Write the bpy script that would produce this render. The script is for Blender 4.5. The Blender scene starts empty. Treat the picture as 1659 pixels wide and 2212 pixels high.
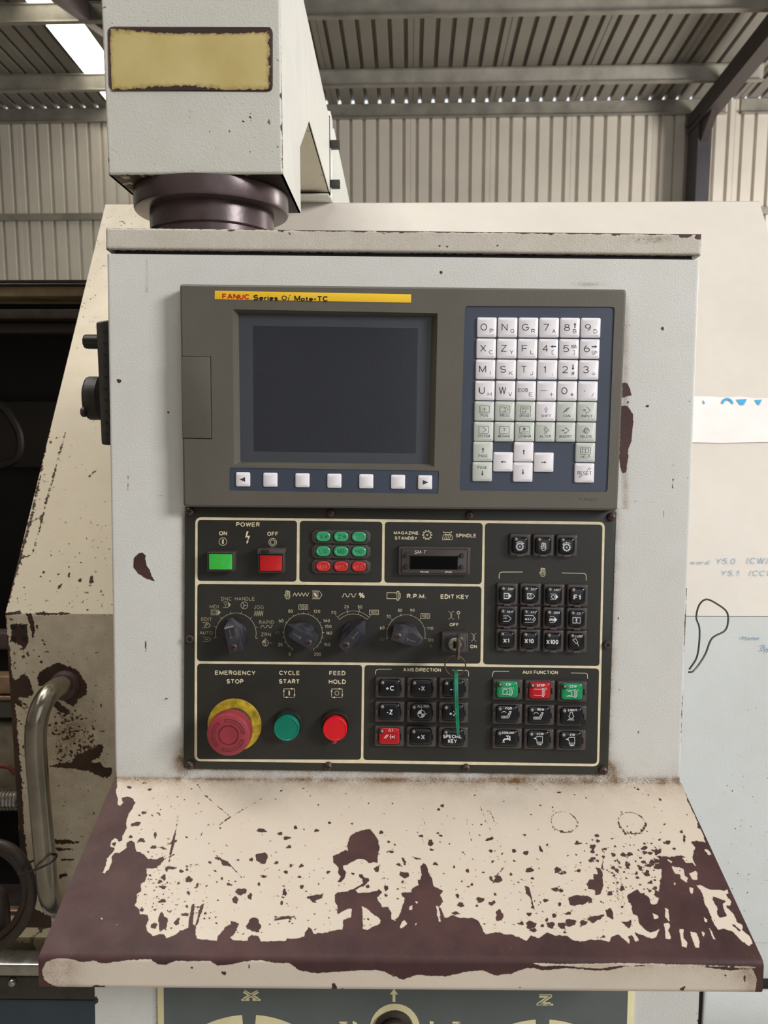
import bpy, bmesh, math, random
import numpy as np
from mathutils import Vector, Matrix
from mathutils.geometry import tessellate_polygon

# ------------------------------------------------------------------ camera, world, lights, exposure
scene = bpy.context.scene
COL = scene.collection
F = 1640.0; CX = 829.5; CY = 1106.0            # focal length and centre in 1659x2212 pixels
PITCH = math.radians(-7.0); EYE = 1.5
cam_d = bpy.data.cameras.new('camera'); cam = bpy.data.objects.new('camera', cam_d); COL.objects.link(cam)
cam.location = (0, 0, EYE); cam.rotation_euler = (math.radians(90) + PITCH, 0, 0)
cam_d.sensor_fit = 'VERTICAL'; cam_d.sensor_height = 36.0; cam_d.lens = F / 2212 * 36.0
cam_d.clip_start = 0.02; cam_d.clip_end = 200
cam_d.dof.use_dof = True; cam_d.dof.focus_distance = 0.70; cam_d.dof.aperture_fstop = 16
scene.camera = cam

world = bpy.data.worlds.new('overcast_sky'); scene.world = world; world.use_nodes = True
bg = world.node_tree.nodes['Background']; bg.inputs[0].default_value = (0.93, 0.96, 1.0, 1); bg.inputs[1].default_value = 1.0

def area(name, loc, target, size, power, color=(1, 1, 1)):
    l = bpy.data.lights.new(name, 'AREA'); l.shape = 'RECTANGLE'; l.size = size[0]; l.size_y = size[1]
    l.energy = power; l.color = color
    o = bpy.data.objects.new(name, l); COL.objects.link(o); o.location = loc
    o.rotation_euler = (Vector(target) - Vector(loc)).to_track_quat('-Z', 'Y').to_euler()
    return o
# daylight through the open bay behind the photographer, mostly from the upper right, and a roof light; then two added fills
area('bay_daylight', (3.3, -1.7, 3.1), (0, 0.75, 1.4), (1.3, 1.0), 146, (1.0, 0.985, 0.96))
area('roof_light_front', (0.2, -0.3, 4.3), (0, 0.75, 1.2), (1.2, 1.6), 16, (1.0, 0.97, 0.92))
area('door_fill', (-1.2, 0.9, 4.2), (-0.4, 1.1, 1.5), (1.0, 1.4), 40, (1.0, 0.97, 0.92))  # added fill, brightens the slanted lathe door and the left beam
area('hall_light', (7.0, 5.2, 2.6), (-0.5, 9.6, 3.6), (1.6, 1.6), 420, (1.0, 0.95, 0.88))  # added raking fill from the right, brightens the back wall ribs

vs = scene.view_settings
scene.display_settings.display_device = 'sRGB'
vs.view_transform = 'Standard'; vs.look = 'None'; vs.gamma = 1.0; vs.use_curve_mapping = False
vs.exposure = 0.12

rng = np.random.default_rng(7); random.seed(7)

# ------------------------------------------------------------------ frames: a local set of axes in the place
CR = np.array([1.0, 0, 0]); CF = np.array([0, math.cos(PITCH), math.sin(PITCH)]); CU = np.cross(CR, CF)
def rot(a, b, c):
    Rx = np.array([[1, 0, 0], [0, math.cos(a), -math.sin(a)], [0, math.sin(a), math.cos(a)]])
    Rz = np.array([[math.cos(b), -math.sin(b), 0], [math.sin(b), math.cos(b), 0], [0, 0, 1]])
    Ry = np.array([[math.cos(c), 0, math.sin(c)], [0, 1, 0], [-math.sin(c), 0, math.cos(c)]])
    return Rz @ Rx @ Ry
class Frame:
    def __init__(s, M, O):
        s.M = M; s.O = np.array(O, float); s.o = -s.O @ M
        W = Matrix.Identity(4)
        for i in range(3):
            for j in range(3): W[i][j] = M[i, j]
        W.translation = Vector((O[0], O[1], O[2] + EYE)); s.W = W
    def d(s, px, py): return (CR * (px - CX) / F + CF - CU * (py - CY) / F) @ s.M
    def hit(s, px, py, h=0.0):                 # point on the plane h in front of the frame's face
        d = s.d(px, py); t = (-h - s.o[1]) / d[1]; return s.o + t * d
    def atx(s, px, py, x): d = s.d(px, py); return s.o + (x - s.o[0]) / d[0] * d
    def atz(s, px, py, z): d = s.d(px, py); return s.o + (z - s.o[2]) / d[2] * d
    def plane(s, px, py, p0, n):
        d = s.d(px, py); n = np.array(n); return s.o + ((np.array(p0) - s.o) @ n) / (d @ n) * d
    def proj(s, P):
        w = np.asarray(P) @ s.M.T + s.O; z = w @ CF
        return CX + F * (w @ CR) / z, CY - F * (w @ CU) / z
    def mpp(s, px, py, h=0.0): return s.hit(px + 1, py, h)[0] - s.hit(px, py, h)[0]
CON = Frame(rot(-0.05191908, 0.00218576, 0.00952126), (0.01550346, 0.69432848, -0.09605563))  # the console
MAC = Frame(rot(0, math.radians(-0.82), 0), (0, 0, 0))      # lathe and support arm
BLD = Frame(rot(0, math.radians(-1.94), 0), (0, 0, 0))      # the shed

# ------------------------------------------------------------------ mesh building
class MB:
    def __init__(s): s.v = []; s.f = []
    def add(s, vs_, fs):
        n = len(s.v); s.v.extend([tuple(p) for p in vs_]); s.f.extend([tuple(i + n for i in f) for f in fs]); return s
    def loft(s, loops, cap0=True, cap1=True, closed=False):
        n = len(loops[0]); base = len(s.v)
        for L in loops: s.v.extend([tuple(p) for p in L])
        m = len(loops)
        for k in range(m if closed else m - 1):
            a = base + k * n; b = base + ((k + 1) % m) * n
            for i in range(n):
                j = (i + 1) % n; s.f.append((a + i, a + j, b + j, b + i))
        if cap0 and not closed: s.f.append(tuple(base + i for i in reversed(range(n))))
        if cap1 and not closed: s.f.append(tuple(base + (m - 1) * n + i for i in range(n)))
        return s
    def box(s, x0, x1, y0, y1, z0, z1, b=0.0):
        if b <= 0:
            L = lambda y: [(x0, y, z0), (x1, y, z0), (x1, y, z1), (x0, y, z1)]
            return s.loft([L(y0), L(y1)])
        R = lambda y, k: [(x, y, z) for x, z in rr((x0 + x1) / 2, (z0 + z1) / 2, x1 - x0 - 2 * k, z1 - z0 - 2 * k, b, 2)]
        return s.loft([R(y0, b), R(y0 + b * .3, b * .3), R(y0 + b, 0), R(y1 - b, 0), R(y1 - b * .3, b * .3), R(y1, b)])
    def hexa(s, P):  # 8 points: bottom 4, top 4
        return s.add(P, [(0, 3, 2, 1), (4, 5, 6, 7), (0, 1, 5, 4), (1, 2, 6, 5), (2, 3, 7, 6), (3, 0, 4, 7)])
    def beam(s, a, b, w, h, up=(0, 0, 1)):
        a = Vector(a); b = Vector(b); d = (b - a).normalized(); u = Vector(up); sd = d.cross(u).normalized(); u = sd.cross(d).normalized()
        L = lambda p: [p + sd * (i * w / 2) + u * (j * h / 2) for i, j in ((-1, -1), (1, -1), (1, 1), (-1, 1))]
        return s.loft([L(a), L(b)])
    def tube(s, path, r, n=10, caps=True):
        pts = [Vector(p) for p in path]; loops = []; ref = None
        for i, p in enumerate(pts):
            t = (pts[min(i + 1, len(pts) - 1)] - pts[max(i - 1, 0)]).normalized()
            if ref is None:
                ref = t.orthogonal().normalized()
            ref = (ref - t * ref.dot(t)).normalized(); bt = t.cross(ref)
            rr_ = r[i] if isinstance(r, (list, tuple)) else r
            loops.append([p + (ref * math.cos(a) + bt * math.sin(a)) * rr_ for a in [2 * math.pi * k / n for k in range(n)]])
        return s.loft(loops, caps, caps)
    def torus(s, c, ax1, ax2, R, r, n=40, m=8):
        c = Vector(c); a1 = Vector(ax1).normalized(); a2 = Vector(ax2).normalized(); nn = a1.cross(a2); loops = []
        for i in range(n):
            t = 2 * math.pi * i / n; d = a1 * math.cos(t) + a2 * math.sin(t)
            loops.append([c + d * (R + r * math.cos(q)) + nn * r * math.sin(q) for q in [2 * math.pi * k / m for k in range(m)]])
        return s.loft(loops, closed=True)
    def lathe(s, cx, cz, prof, n=32, cap0=True, cap1=True, wob=None):  # profile (radius, height out of the face)
        loops = []
        for r, h in prof:
            loops.append([(cx + (r * (wob(i, h) if wob else 1)) * math.cos(2 * math.pi * i / n), -h, cz + (r * (wob(i, h) if wob else 1)) * math.sin(2 * math.pi * i / n)) for i in range(n)])
        return s.loft(loops, cap0, cap1)
    def build(s, name, mat, parent=None, origin=None, smooth=0.7, recalc=True):
        me = bpy.data.meshes.new(name); off = np.array(parent['_o'] if parent is not None and '_o' in parent.keys() else (0, 0, 0), float)
        if origin is not None: off = np.array(origin, float)
        v = (np.array(s.v, float) - off).tolist() if s.v else []
        me.from_pydata(v, [], s.f)
        if recalc and len(s.f) < 20000:
            bm = bmesh.new(); bm.from_mesh(me); bmesh.ops.recalc_face_normals(bm, faces=bm.faces); bm.to_mesh(me); bm.free()
        if smooth:
            me.polygons.foreach_set('use_smooth', [True] * len(me.polygons)); me.set_sharp_from_angle(angle=smooth)
        me.materials.append(mat); me.update()
        o = bpy.data.objects.new(name, me); COL.objects.link(o)
        if parent is not None: o.parent = parent; o['_o'] = [float(q) for q in off]
        return o
def rr(cx, cz, w, h, r, n=3):
    r = min(r, w / 2 - 1e-6, h / 2 - 1e-6); r = max(r, 1e-6); out = []
    for sx, sz, a0 in ((1, -1, -90), (1, 1, 0), (-1, 1, 90), (-1, -1, 180)):
        for k in range(n + 1):
            a = math.radians(a0 + 90 * k / n)
            out.append((cx + sx * (w / 2 - r) + r * math.cos(a), cz + sz * (h / 2 - r) + r * math.sin(a)))
    return out
def rpoly(pts, r, n=3):                        # polygon with rounded corners
    out = []; m = len(pts)
    for i in range(m):
        p = np.array(pts[i], float); a = np.array(pts[i - 1], float) - p; b = np.array(pts[(i + 1) % m], float) - p
        a = p + a / np.linalg.norm(a) * r; b = p + b / np.linalg.norm(b) * r
        for k in range(n + 1):
            t = k / n; out.append(tuple((1 - t) ** 2 * a + 2 * t * (1 - t) * p + t * t * b))
    return out
def loc(fr, pts, h): return [tuple(fr.hit(x, y, h)[[0, 2]]) for x, y in pts]
def at(loop, h): return [(x, -h, z) for x, z in loop]
def inset(loop, d):
    a = np.array(loop); c = (a.max(0) + a.min(0)) / 2; s = (a.max(0) - a.min(0)) / 2
    return [tuple(p) for p in c + (a - c) * (1 - d / s)]
def slab(mb, loop, h0, h1, b=0.0, dish=0):
    if b > 0:
        L = [at(loop, h0), at(loop, h1 - b), at(inset(loop, b * .3), h1 - b * .3), at(inset(loop, b), h1)]
    else: L = [at(loop, h0), at(loop, h1)]
    return mb.loft(L, True, True)
def holed(mb, outer, holes, h):               # flat face with holes
    polys = [[Vector((x, z, 0)) for x, z in L] for L in [outer] + holes]
    tri = tessellate_polygon(polys); flat = [(p.x, -h, p.y) for L in polys for p in L]
    mb.add(flat, tri)

def thing(name, label, cat, fr, o=(0, 0, 0), group=None):
    e = bpy.data.objects.new(name, None); COL.objects.link(e)
    e.matrix_world = fr.W @ Matrix.Translation(Vector([float(q) for q in o])); e['label'] = label; e['category'] = cat
    e['_o'] = [float(q) for q in o]; e.empty_display_size = .02
    if group: e['group'] = group
    return e
def lab(o, t): o['label'] = t; return o

# ------------------------------------------------------------------ materials
def srgb(r, g, b):
    f = lambda c: (c / 255 / 12.92) if c / 255 <= .04045 else ((c / 255 + .055) / 1.055) ** 2.4
    return (f(r), f(g), f(b), 1)
class NT:
    def __init__(s, name):
        s.m = bpy.data.materials.new(name); s.m.use_nodes = True; s.t = s.m.node_tree; s.b = s.t.nodes['Principled BSDF']
        s.tc = s.n('ShaderNodeTexCoord').outputs['Object']
    def n(s, typ, **kw):
        nd = s.t.nodes.new(typ)
        for k, v in kw.items(): setattr(nd, k, v)
        return nd
    def put(s, sock, v):
        if isinstance(v, bpy.types.NodeSocket): s.t.links.new(v, sock)
        elif v is not None: sock.default_value = v
    def noise(s, scale, detail=3, rough=.55, vec=None, dist=0):
        nd = s.n('ShaderNodeTexNoise'); s.put(nd.inputs['Vector'], vec or s.tc)
        nd.inputs['Scale'].default_value = scale; nd.inputs['Detail'].default_value = detail; nd.inputs['Roughness'].default_value = rough; nd.inputs['Distortion'].default_value = dist
        return nd.outputs['Fac']
    def math(s, op, a, b=None, clamp=False):
        nd = s.n('ShaderNodeMath', operation=op); nd.use_clamp = clamp; s.put(nd.inputs[0], a)
        if b is not None: s.put(nd.inputs[1], b)
        return nd.outputs[0]
    def rng(s, v, a, b, c=0, d=1):
        nd = s.n('ShaderNodeMapRange'); s.put(nd.inputs['Value'], v)
        for k, q in zip(('From Min', 'From Max', 'To Min', 'To Max'), (a, b, c, d)): nd.inputs[k].default_value = q
        return nd.outputs[0]
    def mix(s, fac, a, b, bt='MIX'):
        nd = s.n('ShaderNodeMix', data_type='RGBA', blend_type=bt); s.put(nd.inputs[0], fac); s.put(nd.inputs[6], a); s.put(nd.inputs[7], b)
        return nd.outputs[2]
    def attr(s, name): return s.n('ShaderNodeAttribute', attribute_name=name).outputs['Fac']
    def scaled(s, sc):
        nd = s.n('ShaderNodeMapping'); s.put(nd.inputs[0], s.tc); nd.inputs['Scale'].default_value = sc; return nd.outputs[0]
    def bump(s, h, st, dist=.001, nrm=None):
        nd = s.n('ShaderNodeBump'); s.put(nd.inputs['Height'], h); nd.inputs['Strength'].default_value = st; nd.inputs['Distance'].default_value = dist
        if nrm is not None: s.put(nd.inputs['Normal'], nrm)
        return nd.outputs[0]
    def done(s, col, rough=.5, metal=0.0, nrm=None, spec=.5, **kw):
        s.put(s.b.inputs['Base Color'], col); s.put(s.b.inputs['Roughness'], rough); s.put(s.b.inputs['Metallic'], metal)
        s.b.inputs['Specular IOR Level'].default_value = spec
        if nrm is not None: s.put(s.b.inputs['Normal'], nrm)
        for k, v in kw.items(): s.put(s.b.inputs[k.replace('_', ' ')], v)
        return s.m
def mat(name, c, rough=.5, metal=0.0, var=.12, vs_=60, bump=0.0, bs=400, spec=.5, **kw):
    t = NT(name); n = t.noise(vs_, 4)
    col = t.mix(t.rng(n, .3, .7), tuple(q * (1 - var) for q in c[:3]) + (1,), tuple(min(1, q * (1 + var)) for q in c[:3]) + (1,))
    r = t.rng(n, .2, .8, max(0, rough - .06), rough + .06)
    nr = t.bump(t.noise(bs, 3), bump, .001) if bump else None
    return t.done(col, r, metal, nr, spec, **kw)
BARE = srgb(84, 56, 54); BARE2 = srgb(58, 39, 40); GRIME = srgb(122, 92, 58)
def paint(name, c, wear=False, amp=3.0, nscale=260, rough=.42, orange=.35, oscale=420, dirt=False, speck=0.0, bare=BARE, bare2=BARE2, tint=.05, coat=0.0, sscale=190):
    t = NT(name)
    n = t.noise(7, 4); n2 = t.noise(38, 5)
    col = t.mix(t.rng(n, .3, .7), tuple(q * (1 - tint) for q in c[:3]) + (1,), tuple(min(1, q * (1 + tint * .5)) for q in c[:3]) + (1,))
    col = t.mix(t.rng(n2, .35, .75, 0, .22), col, (c[0] * .86, c[1] * .80, c[2] * .70, 1))
    if dirt:
        d = t.math('MULTIPLY', t.attr('dirt'), t.rng(t.noise(55, 6, .7), .3, .62), True)
        gr = t.math('MULTIPLY', t.attr('dirt'), t.rng(t.noise(900, 2), .55, .62), True)
        col = t.mix(d, col, GRIME); col = t.mix(t.math('MULTIPLY', gr, .8), col, srgb(70, 50, 35))
    h = t.math('MULTIPLY', t.noise(oscale, 2, .5), orange)
    r = t.rng(n2, .3, .7, rough - .05, rough + .08)
    if wear or speck:
        nz = t.math('SUBTRACT', t.noise(nscale, 5, .62), .5)
        nz2 = t.math('SUBTRACT', t.noise(nscale * .25, 3, .5), .5)
        w = t.math('MULTIPLY', nz, amp * 2); w = t.math('ADD', w, t.math('MULTIPLY', nz2, amp * 1.2))
        w = t.math('ADD', w, t.attr('wear')) if wear else t.math('ADD', w, -50.0)
        f = t.rng(w, -.45, .45)
        if speck:
            s1 = t.math('MULTIPLY', t.rng(t.noise(sscale, 2, .4), .742 - speck, .762 - speck), t.rng(t.noise(9, 2), .42, .6))
            f = t.math('MAXIMUM', f, s1)
        bn = t.noise(22, 6, .65)
        bc = t.mix(t.rng(bn, .32, .7), bare2, bare); bc = t.mix(t.rng(t.noise(700, 2), .68, .8, 0, .45), bc, srgb(150, 125, 112))
        edge = t.math('MULTIPLY', t.rng(w, -2.6, -.4), .5) if wear else 0.0
        if wear: col = t.mix(t.math('MULTIPLY', edge, .45), col, (c[0] * .92, c[1] * .8, c[2] * .62, 1))
        col = t.mix(f, col, bc)
        r = t.math('ADD', t.math('MULTIPLY', f, .14), r)
        h = t.math('ADD', t.math('MULTIPLY', h, t.math('SUBTRACT', 1.0, f)), t.math('MULTIPLY', t.math('SUBTRACT', 1.0, f), .7))
    return t.done(col, r, 0.0, t.bump(h, .55, .0007), .32, Coat_Weight=coat)
def glow(name, c, st):
    t = NT(name); t.put(t.b.inputs['Emission Color'], c); t.b.inputs['Emission Strength'].default_value = st
    return t.done(c, .6)

M = {}
M['face'] = paint('console_paint', srgb(212, 212, 209), wear=True, amp=3.0, dirt=True, orange=.9, oscale=640)
M['housing'] = paint('console_side_paint', srgb(214, 216, 213), speck=.02, orange=.8)
M['lid'] = paint('console_lid_paint', srgb(202, 197, 187), wear=True, amp=2.4, dirt=True, orange=1.0, oscale=640)
M['shelf'] = paint('worn_shelf_paint', srgb(210, 198, 184), wear=True, amp=3.0, nscale=330, dirt=True, orange=.25, oscale=600, rough=.40)
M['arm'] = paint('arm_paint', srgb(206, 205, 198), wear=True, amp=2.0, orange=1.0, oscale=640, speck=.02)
M['arm_lit'] = paint('arm_lit_paint', srgb(232, 232, 226), orange=.4, oscale=500, rough=.38, tint=.02)  # arm paint made brighter, light from the right put into the colour
M['under'] = paint('arm_underside', srgb(170, 150, 120), wear=True, amp=8, nscale=90, bare=srgb(50, 34, 26), bare2=srgb(34, 24, 20))
M['cover'] = paint('lathe_cover_paint', srgb(212, 206, 198), speck=0.0, orange=.25, oscale=350, sscale=260, rough=.42)
M['door'] = paint('lathe_door_paint', srgb(220, 208, 186), wear=True, amp=5.5, nscale=260, dirt=True, speck=.05, orange=.35, bare=srgb(78, 58, 46), bare2=srgb(50, 33, 24))
M['lower'] = paint('lathe_lower_skylit', srgb(212, 216, 216), speck=.02, orange=.45, oscale=300, sscale=300)  # same paint as the cover, cool sky light put into its colour
M['edge'] = mat('bare_brown_edge', srgb(80, 58, 58), .55, var=.25, vs_=120, bump=.3)
M['iron'] = mat('brown_coated_iron', srgb(84, 70, 72), .30, .25, var=.22, vs_=35, bump=.08, bs=250)
M['olive'] = mat('display_plastic', srgb(92, 88, 80), .46, var=.07, vs_=18, bump=.22, bs=900)
M['olived'] = mat('display_plastic_dark', srgb(72, 66, 58), .5, var=.07, vs_=18, bump=.2, bs=900)
M['plate'] = mat('panel_grey_green', srgb(45, 46, 41), .36, var=.14, vs_=14, bump=.05, bs=900)
M['cell'] = mat('panel_cell', srgb(42, 41, 37), .38, var=.16, vs_=16, bump=.05, bs=900)
M['cream'] = mat('cream_print', srgb(226, 214, 182), .5, var=.10, vs_=120)
M['creamd'] = mat('worn_cream_print', srgb(176, 166, 142), .5, var=.2, vs_=200)
M['creamf'] = mat('faded_cream_print', srgb(118, 110, 98), .5, var=.2, vs_=200)
M['white'] = mat('white_print', srgb(225, 225, 228), .5, var=.05)
M['yellow'] = mat('yellow_strip', srgb(246, 200, 48), .38, var=.03, vs_=20)
M['redink'] = mat('red_print', srgb(196, 44, 30), .5, var=.03)
M['blackink'] = mat('black_print', srgb(32, 30, 28), .5, var=.03)
M['ink'] = mat('key_legend_ink', srgb(52, 52, 58), .5, var=.03)
M['navy'] = mat('navy_membrane', srgb(60, 68, 84), .36, var=.10, vs_=12)
M['keyw'] = mat('white_key', srgb(232, 228, 234), .35, var=.02)
M['keyg'] = mat('grey_green_key', srgb(200, 205, 199), .35, var=.02)
M['knob'] = mat('black_knob_plastic', srgb(44, 45, 53), .32, var=.3, vs_=40, bump=.05)
def grip():  # lighter streaks stand for both wear and bright highlights
    t = NT('worn_highlit_grip'); n = t.noise(70, 4, .55, t.scaled((1, 1, .4))); f = t.rng(n, .50, .92)
    return t.done(t.mix(f, srgb(42, 43, 51), srgb(104, 100, 102)), t.rng(n, .3, .7, .26, .42), 0, None, .6)
M['grip'] = grip()
M['frame'] = mat('button_frame_plastic', srgb(70, 63, 62), .36, var=.08, bump=.08)
M['cap'] = mat('black_button_cap', srgb(20, 22, 26), .16, var=.1)
M['capg'] = mat('green_button_cap', srgb(24, 140, 88), .2, var=.1)
M['capr'] = mat('red_button_cap', srgb(176, 20, 30), .2, var=.1)
M['void'] = mat('dark_gap', srgb(12, 11, 11), .7, var=.1)
M['green'] = mat('bright_green_lens', srgb(62, 186, 72), .3, var=.1, vs_=150)
M['red'] = mat('red_lens', srgb(192, 26, 30), .3, var=.08)
M['lensg'] = mat('green_indicator_lens', srgb(58, 160, 112), .12, var=.06, Coat_Weight=.6)
M['lensr'] = mat('red_indicator_lens', srgb(196, 46, 46), .12, var=.06, Coat_Weight=.6)
M['lensgd'] = mat('green_indicator_mark', srgb(34, 112, 80), .3, var=.06)
M['lensrd'] = mat('red_indicator_mark', srgb(232, 120, 110), .3, var=.06)
M['startg'] = mat('dark_green_button', srgb(12, 118, 96), .2, var=.08, vs_=30)
M['holdr'] = mat('bright_red_button', srgb(216, 28, 40), .2, var=.08, vs_=30)
M['estop'] = mat('faded_red_mushroom', srgb(146, 52, 62), .42, var=.12, vs_=60, bump=.1)
M['estopd'] = mat('dark_red_groove', srgb(92, 40, 46), .55, var=.2)
M['disc'] = mat('grimy_yellow_disc', srgb(186, 156, 46), .42, var=.5, vs_=130)
M['steel'] = mat('steel', srgb(176, 172, 166), .28, .95, var=.15, vs_=60, bump=.05)
M['chrome'] = mat('worn_tube_steel', srgb(158, 150, 138), .24, .95, var=.22, vs_=25, bump=.06, bs=120)
M['screw'] = mat('rusty_screw', srgb(86, 68, 66), .42, .5, var=.3, vs_=300, bump=.3)
M['led'] = mat('clear_led', srgb(150, 145, 138), .08, .3, var=.2)
M['ring'] = mat('key_ring_metal', srgb(120, 98, 88), .3, .8, var=.2, vs_=300)
M['keymetal'] = mat('old_key_metal', srgb(120, 105, 96), .35, .8, var=.25, vs_=200)
M['tag'] = mat('green_key_tag', srgb(30, 140, 104), .22, var=.35, vs_=160, Transmission_Weight=.15)
M['rubber'] = mat('black_rubber', srgb(40, 35, 32), .5, var=.25, vs_=90, bump=.2)
M['hose'] = mat('dirty_hose', srgb(58, 46, 40), .5, var=.25, vs_=90, bump=.2)
M['darkin'] = mat('shaded_bay_sheet', srgb(20, 16, 14), .6, var=.4, vs_=12)  # near-black colour carries the deep shade inside the enclosed bay
M['rustbeam'] = mat('stained_beam', srgb(160, 138, 102), .5, var=.4, vs_=14, bump=.2, bs=80)
M['darksteel'] = mat('oily_steel_rail', srgb(74, 66, 62), .38, .6, var=.3, vs_=30)
M['copper'] = mat('stained_guide', srgb(150, 122, 100), .4, .6, var=.3, vs_=30)
M['bluegrey'] = mat('blue_grey_tray', srgb(70, 84, 98), .5, var=.08, vs_=20)
M['galv'] = mat('galvanised_purlin', srgb(150, 146, 138), .45, .45, var=.22, vs_=5, bump=.1, bs=60)
M['wallsheet'] = mat('wall_sheeting', srgb(206, 200, 190), .5, .15, var=.07, vs_=1.2)
M['roofsheet'] = mat('roof_sheeting', srgb(138, 134, 126), .5, .2, var=.10, vs_=1.0)
M['column'] = mat('blue_black_steel', srgb(58, 57, 64), .5, .1, var=.15, vs_=4)
M['rafter'] = mat('dark_red_oxide_steel', srgb(66, 58, 58), .5, .1, var=.15, vs_=4)
M['brace'] = mat('purple_grey_brace', srgb(130, 118, 120), .5, .1, var=.1, vs_=4)
M['concrete'] = mat('concrete_floor', srgb(150, 145, 136), .7, var=.15, vs_=1.5, bump=.2, bs=30)
M['roofglow'] = glow('daylit_roof_sheet', (1.0, .95, .80, 1), 6.0)
M['jog'] = mat('jog_plate_grey', srgb(92, 98, 97), .45, var=.06, vs_=25)
M['jogcream'] = mat('jog_plate_cream', srgb(232, 222, 176), .45, var=.05, vs_=60)
M['pink'] = mat('pale_sticker', srgb(240, 228, 226), .4, var=.05, vs_=18)
M['blue'] = mat('blue_sticker_print', srgb(70, 165, 215), .4, var=.05)
M['penblue'] = mat('faded_blue_pen', srgb(140, 170, 196), .5, var=.15, vs_=200)
M['penmid'] = mat('blue_pen', srgb(92, 142, 186), .5, var=.25, vs_=200)
M['wire'] = mat('dark_green_wire', srgb(62, 62, 52), .4, var=.15, vs_=200)
def glass():
    t = NT('screen_glass'); sw = t.n('ShaderNodeTexWave', wave_type='RINGS', rings_direction='Y')
    mp = t.n('ShaderNodeMapping'); t.put(mp.inputs[0], t.tc); mp.inputs['Location'].default_value = (.12, 0, -.08)
    t.put(sw.inputs['Vector'], mp.outputs[0]); sw.inputs['Scale'].default_value = 150; sw.inputs['Distortion'].default_value = 9; sw.inputs['Detail'].default_value = 4; sw.inputs['Detail Scale'].default_value = .6
    sm = t.rng(t.noise(16, 3), .35, .65)
    c = t.mix(t.math('MULTIPLY', t.rng(sw.outputs['Fac'], .5, 1), t.math('MULTIPLY', sm, .06)), srgb(44, 47, 56), srgb(110, 110, 116))
    r = t.rng(sw.outputs['Fac'], 0, 1, .16, .24)
    return t.done(c, r, 0, None, .5)
M['glass'] = glass()
M['glassframe'] = mat('screen_border', srgb(66, 69, 76), .3, var=.05, vs_=20)
M['blackwin'] = mat('black_readout_window', srgb(2, 2, 2), .6, var=.1, spec=.1)
def residue():
    t = NT('yellowed_label_glue'); s = t.attr('wear')
    w = t.math('ADD', s, t.math('MULTIPLY', t.math('SUBTRACT', t.noise(210, 6, .7), .5), 26.0))
    f = t.rng(w, -.8, .8)
    c = t.mix(t.rng(t.noise(14, 4), .3, .7), srgb(206, 190, 134), srgb(184, 164, 104))
    c = t.mix(t.math('MULTIPLY', t.rng(w, -9, 0), .6), c, srgb(128, 92, 44))
    c = t.mix(f, c, srgb(50, 34, 30))
    return t.done(c, t.rng(f, 0, 1, .38, .6), 0, t.bump(t.math('ADD', f, t.noise(90, 3)), .3, .0006))
M['residue'] = residue()

# ------------------------------------------------------------------ worn paint: distance fields from outlines
def sd_poly(X, Y, poly):                       # positive inside, in picture-scale units
    p = np.array(poly, float); q = np.roll(p, -1, 0); best = np.full(X.shape, 1e9); ins = np.zeros(X.shape, bool)
    for (ax, ay), (bx, by) in zip(p, q):
        dx, dy = bx - ax, by - ay; L = dx * dx + dy * dy + 1e-9
        t = np.clip(((X - ax) * dx + (Y - ay) * dy) / L, 0, 1)
        best = np.minimum(best, (X - ax - t * dx) ** 2 + (Y - ay - t * dy) ** 2)
        c = ((ay > Y) != (by > Y)); 
        if dy != 0: ins ^= c & (X < dx * (Y - ay) / dy + ax)
    d = np.sqrt(best); return np.where(ins, d, -d)
def sd_line(X, Y, pts, w):
    best = np.full(X.shape, -1e9)
    n = len(pts); w = w if isinstance(w, (list, tuple)) else [w] * n
    for i in range(n - 1):
        (ax, ay), (bx, by) = pts[i], pts[i + 1]; dx, dy = bx - ax, by - ay
        t = np.clip(((X - ax) * dx + (Y - ay) * dy) / (dx * dx + dy * dy + 1e-9), 0, 1)
        d = np.hypot(X - ax - t * dx, Y - ay - t * dy); best = np.maximum(best, (w[i] * (1 - t) + w[i + 1] * t) - d)
    return best
class Field:
    def __init__(s, X, Y, base): s.X = X; s.Y = Y; s.s = np.full(X.shape, float(base)); s.dirt = np.zeros(X.shape)
    def bare(s, poly): s.s = np.maximum(s.s, sd_poly(s.X, s.Y, poly)); return s
    def keep(s, poly): s.s = np.minimum(s.s, -sd_poly(s.X, s.Y, poly)); return s
    def keep_only(s, poly): s.s = np.maximum(s.s, -sd_poly(s.X, s.Y, poly)); return s
    def line(s, pts, w): s.s = np.maximum(s.s, sd_line(s.X, s.Y, pts, w)); return s
    def blobs(s, L):
        for b in L:
            cx, cy, rx, ry = b[:4]; a = b[4] if len(b) > 4 else 0.0; R = max(rx, ry) + 5
            m = (np.abs(s.X - cx) < R) & (np.abs(s.Y - cy) < R)
            if not m.any(): continue
            dx = s.X[m] - cx; dy = s.Y[m] - cy; ca, sa = math.cos(a), math.sin(a)
            u = dx * ca + dy * sa; v = -dx * sa + dy * ca; r = np.hypot(u / rx, v / ry)
            th = np.arctan2(v / ry, u / rx); ph = (cx * 7.3 + cy * 3.1) % 6.28
            wob = 1 + .13 * np.sin(3 * th + ph) + .08 * np.sin(5 * th + 2 * ph)
            s.s[m] = np.maximum(s.s[m], (wob - r) * min(rx, ry))
        return s
def tr(pts, x0, y0, k): return [(x0 + p[0] * k, y0 + p[1] * k) + tuple(q * k for q in p[2:4]) + tuple(p[4:]) for p in pts]
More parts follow.
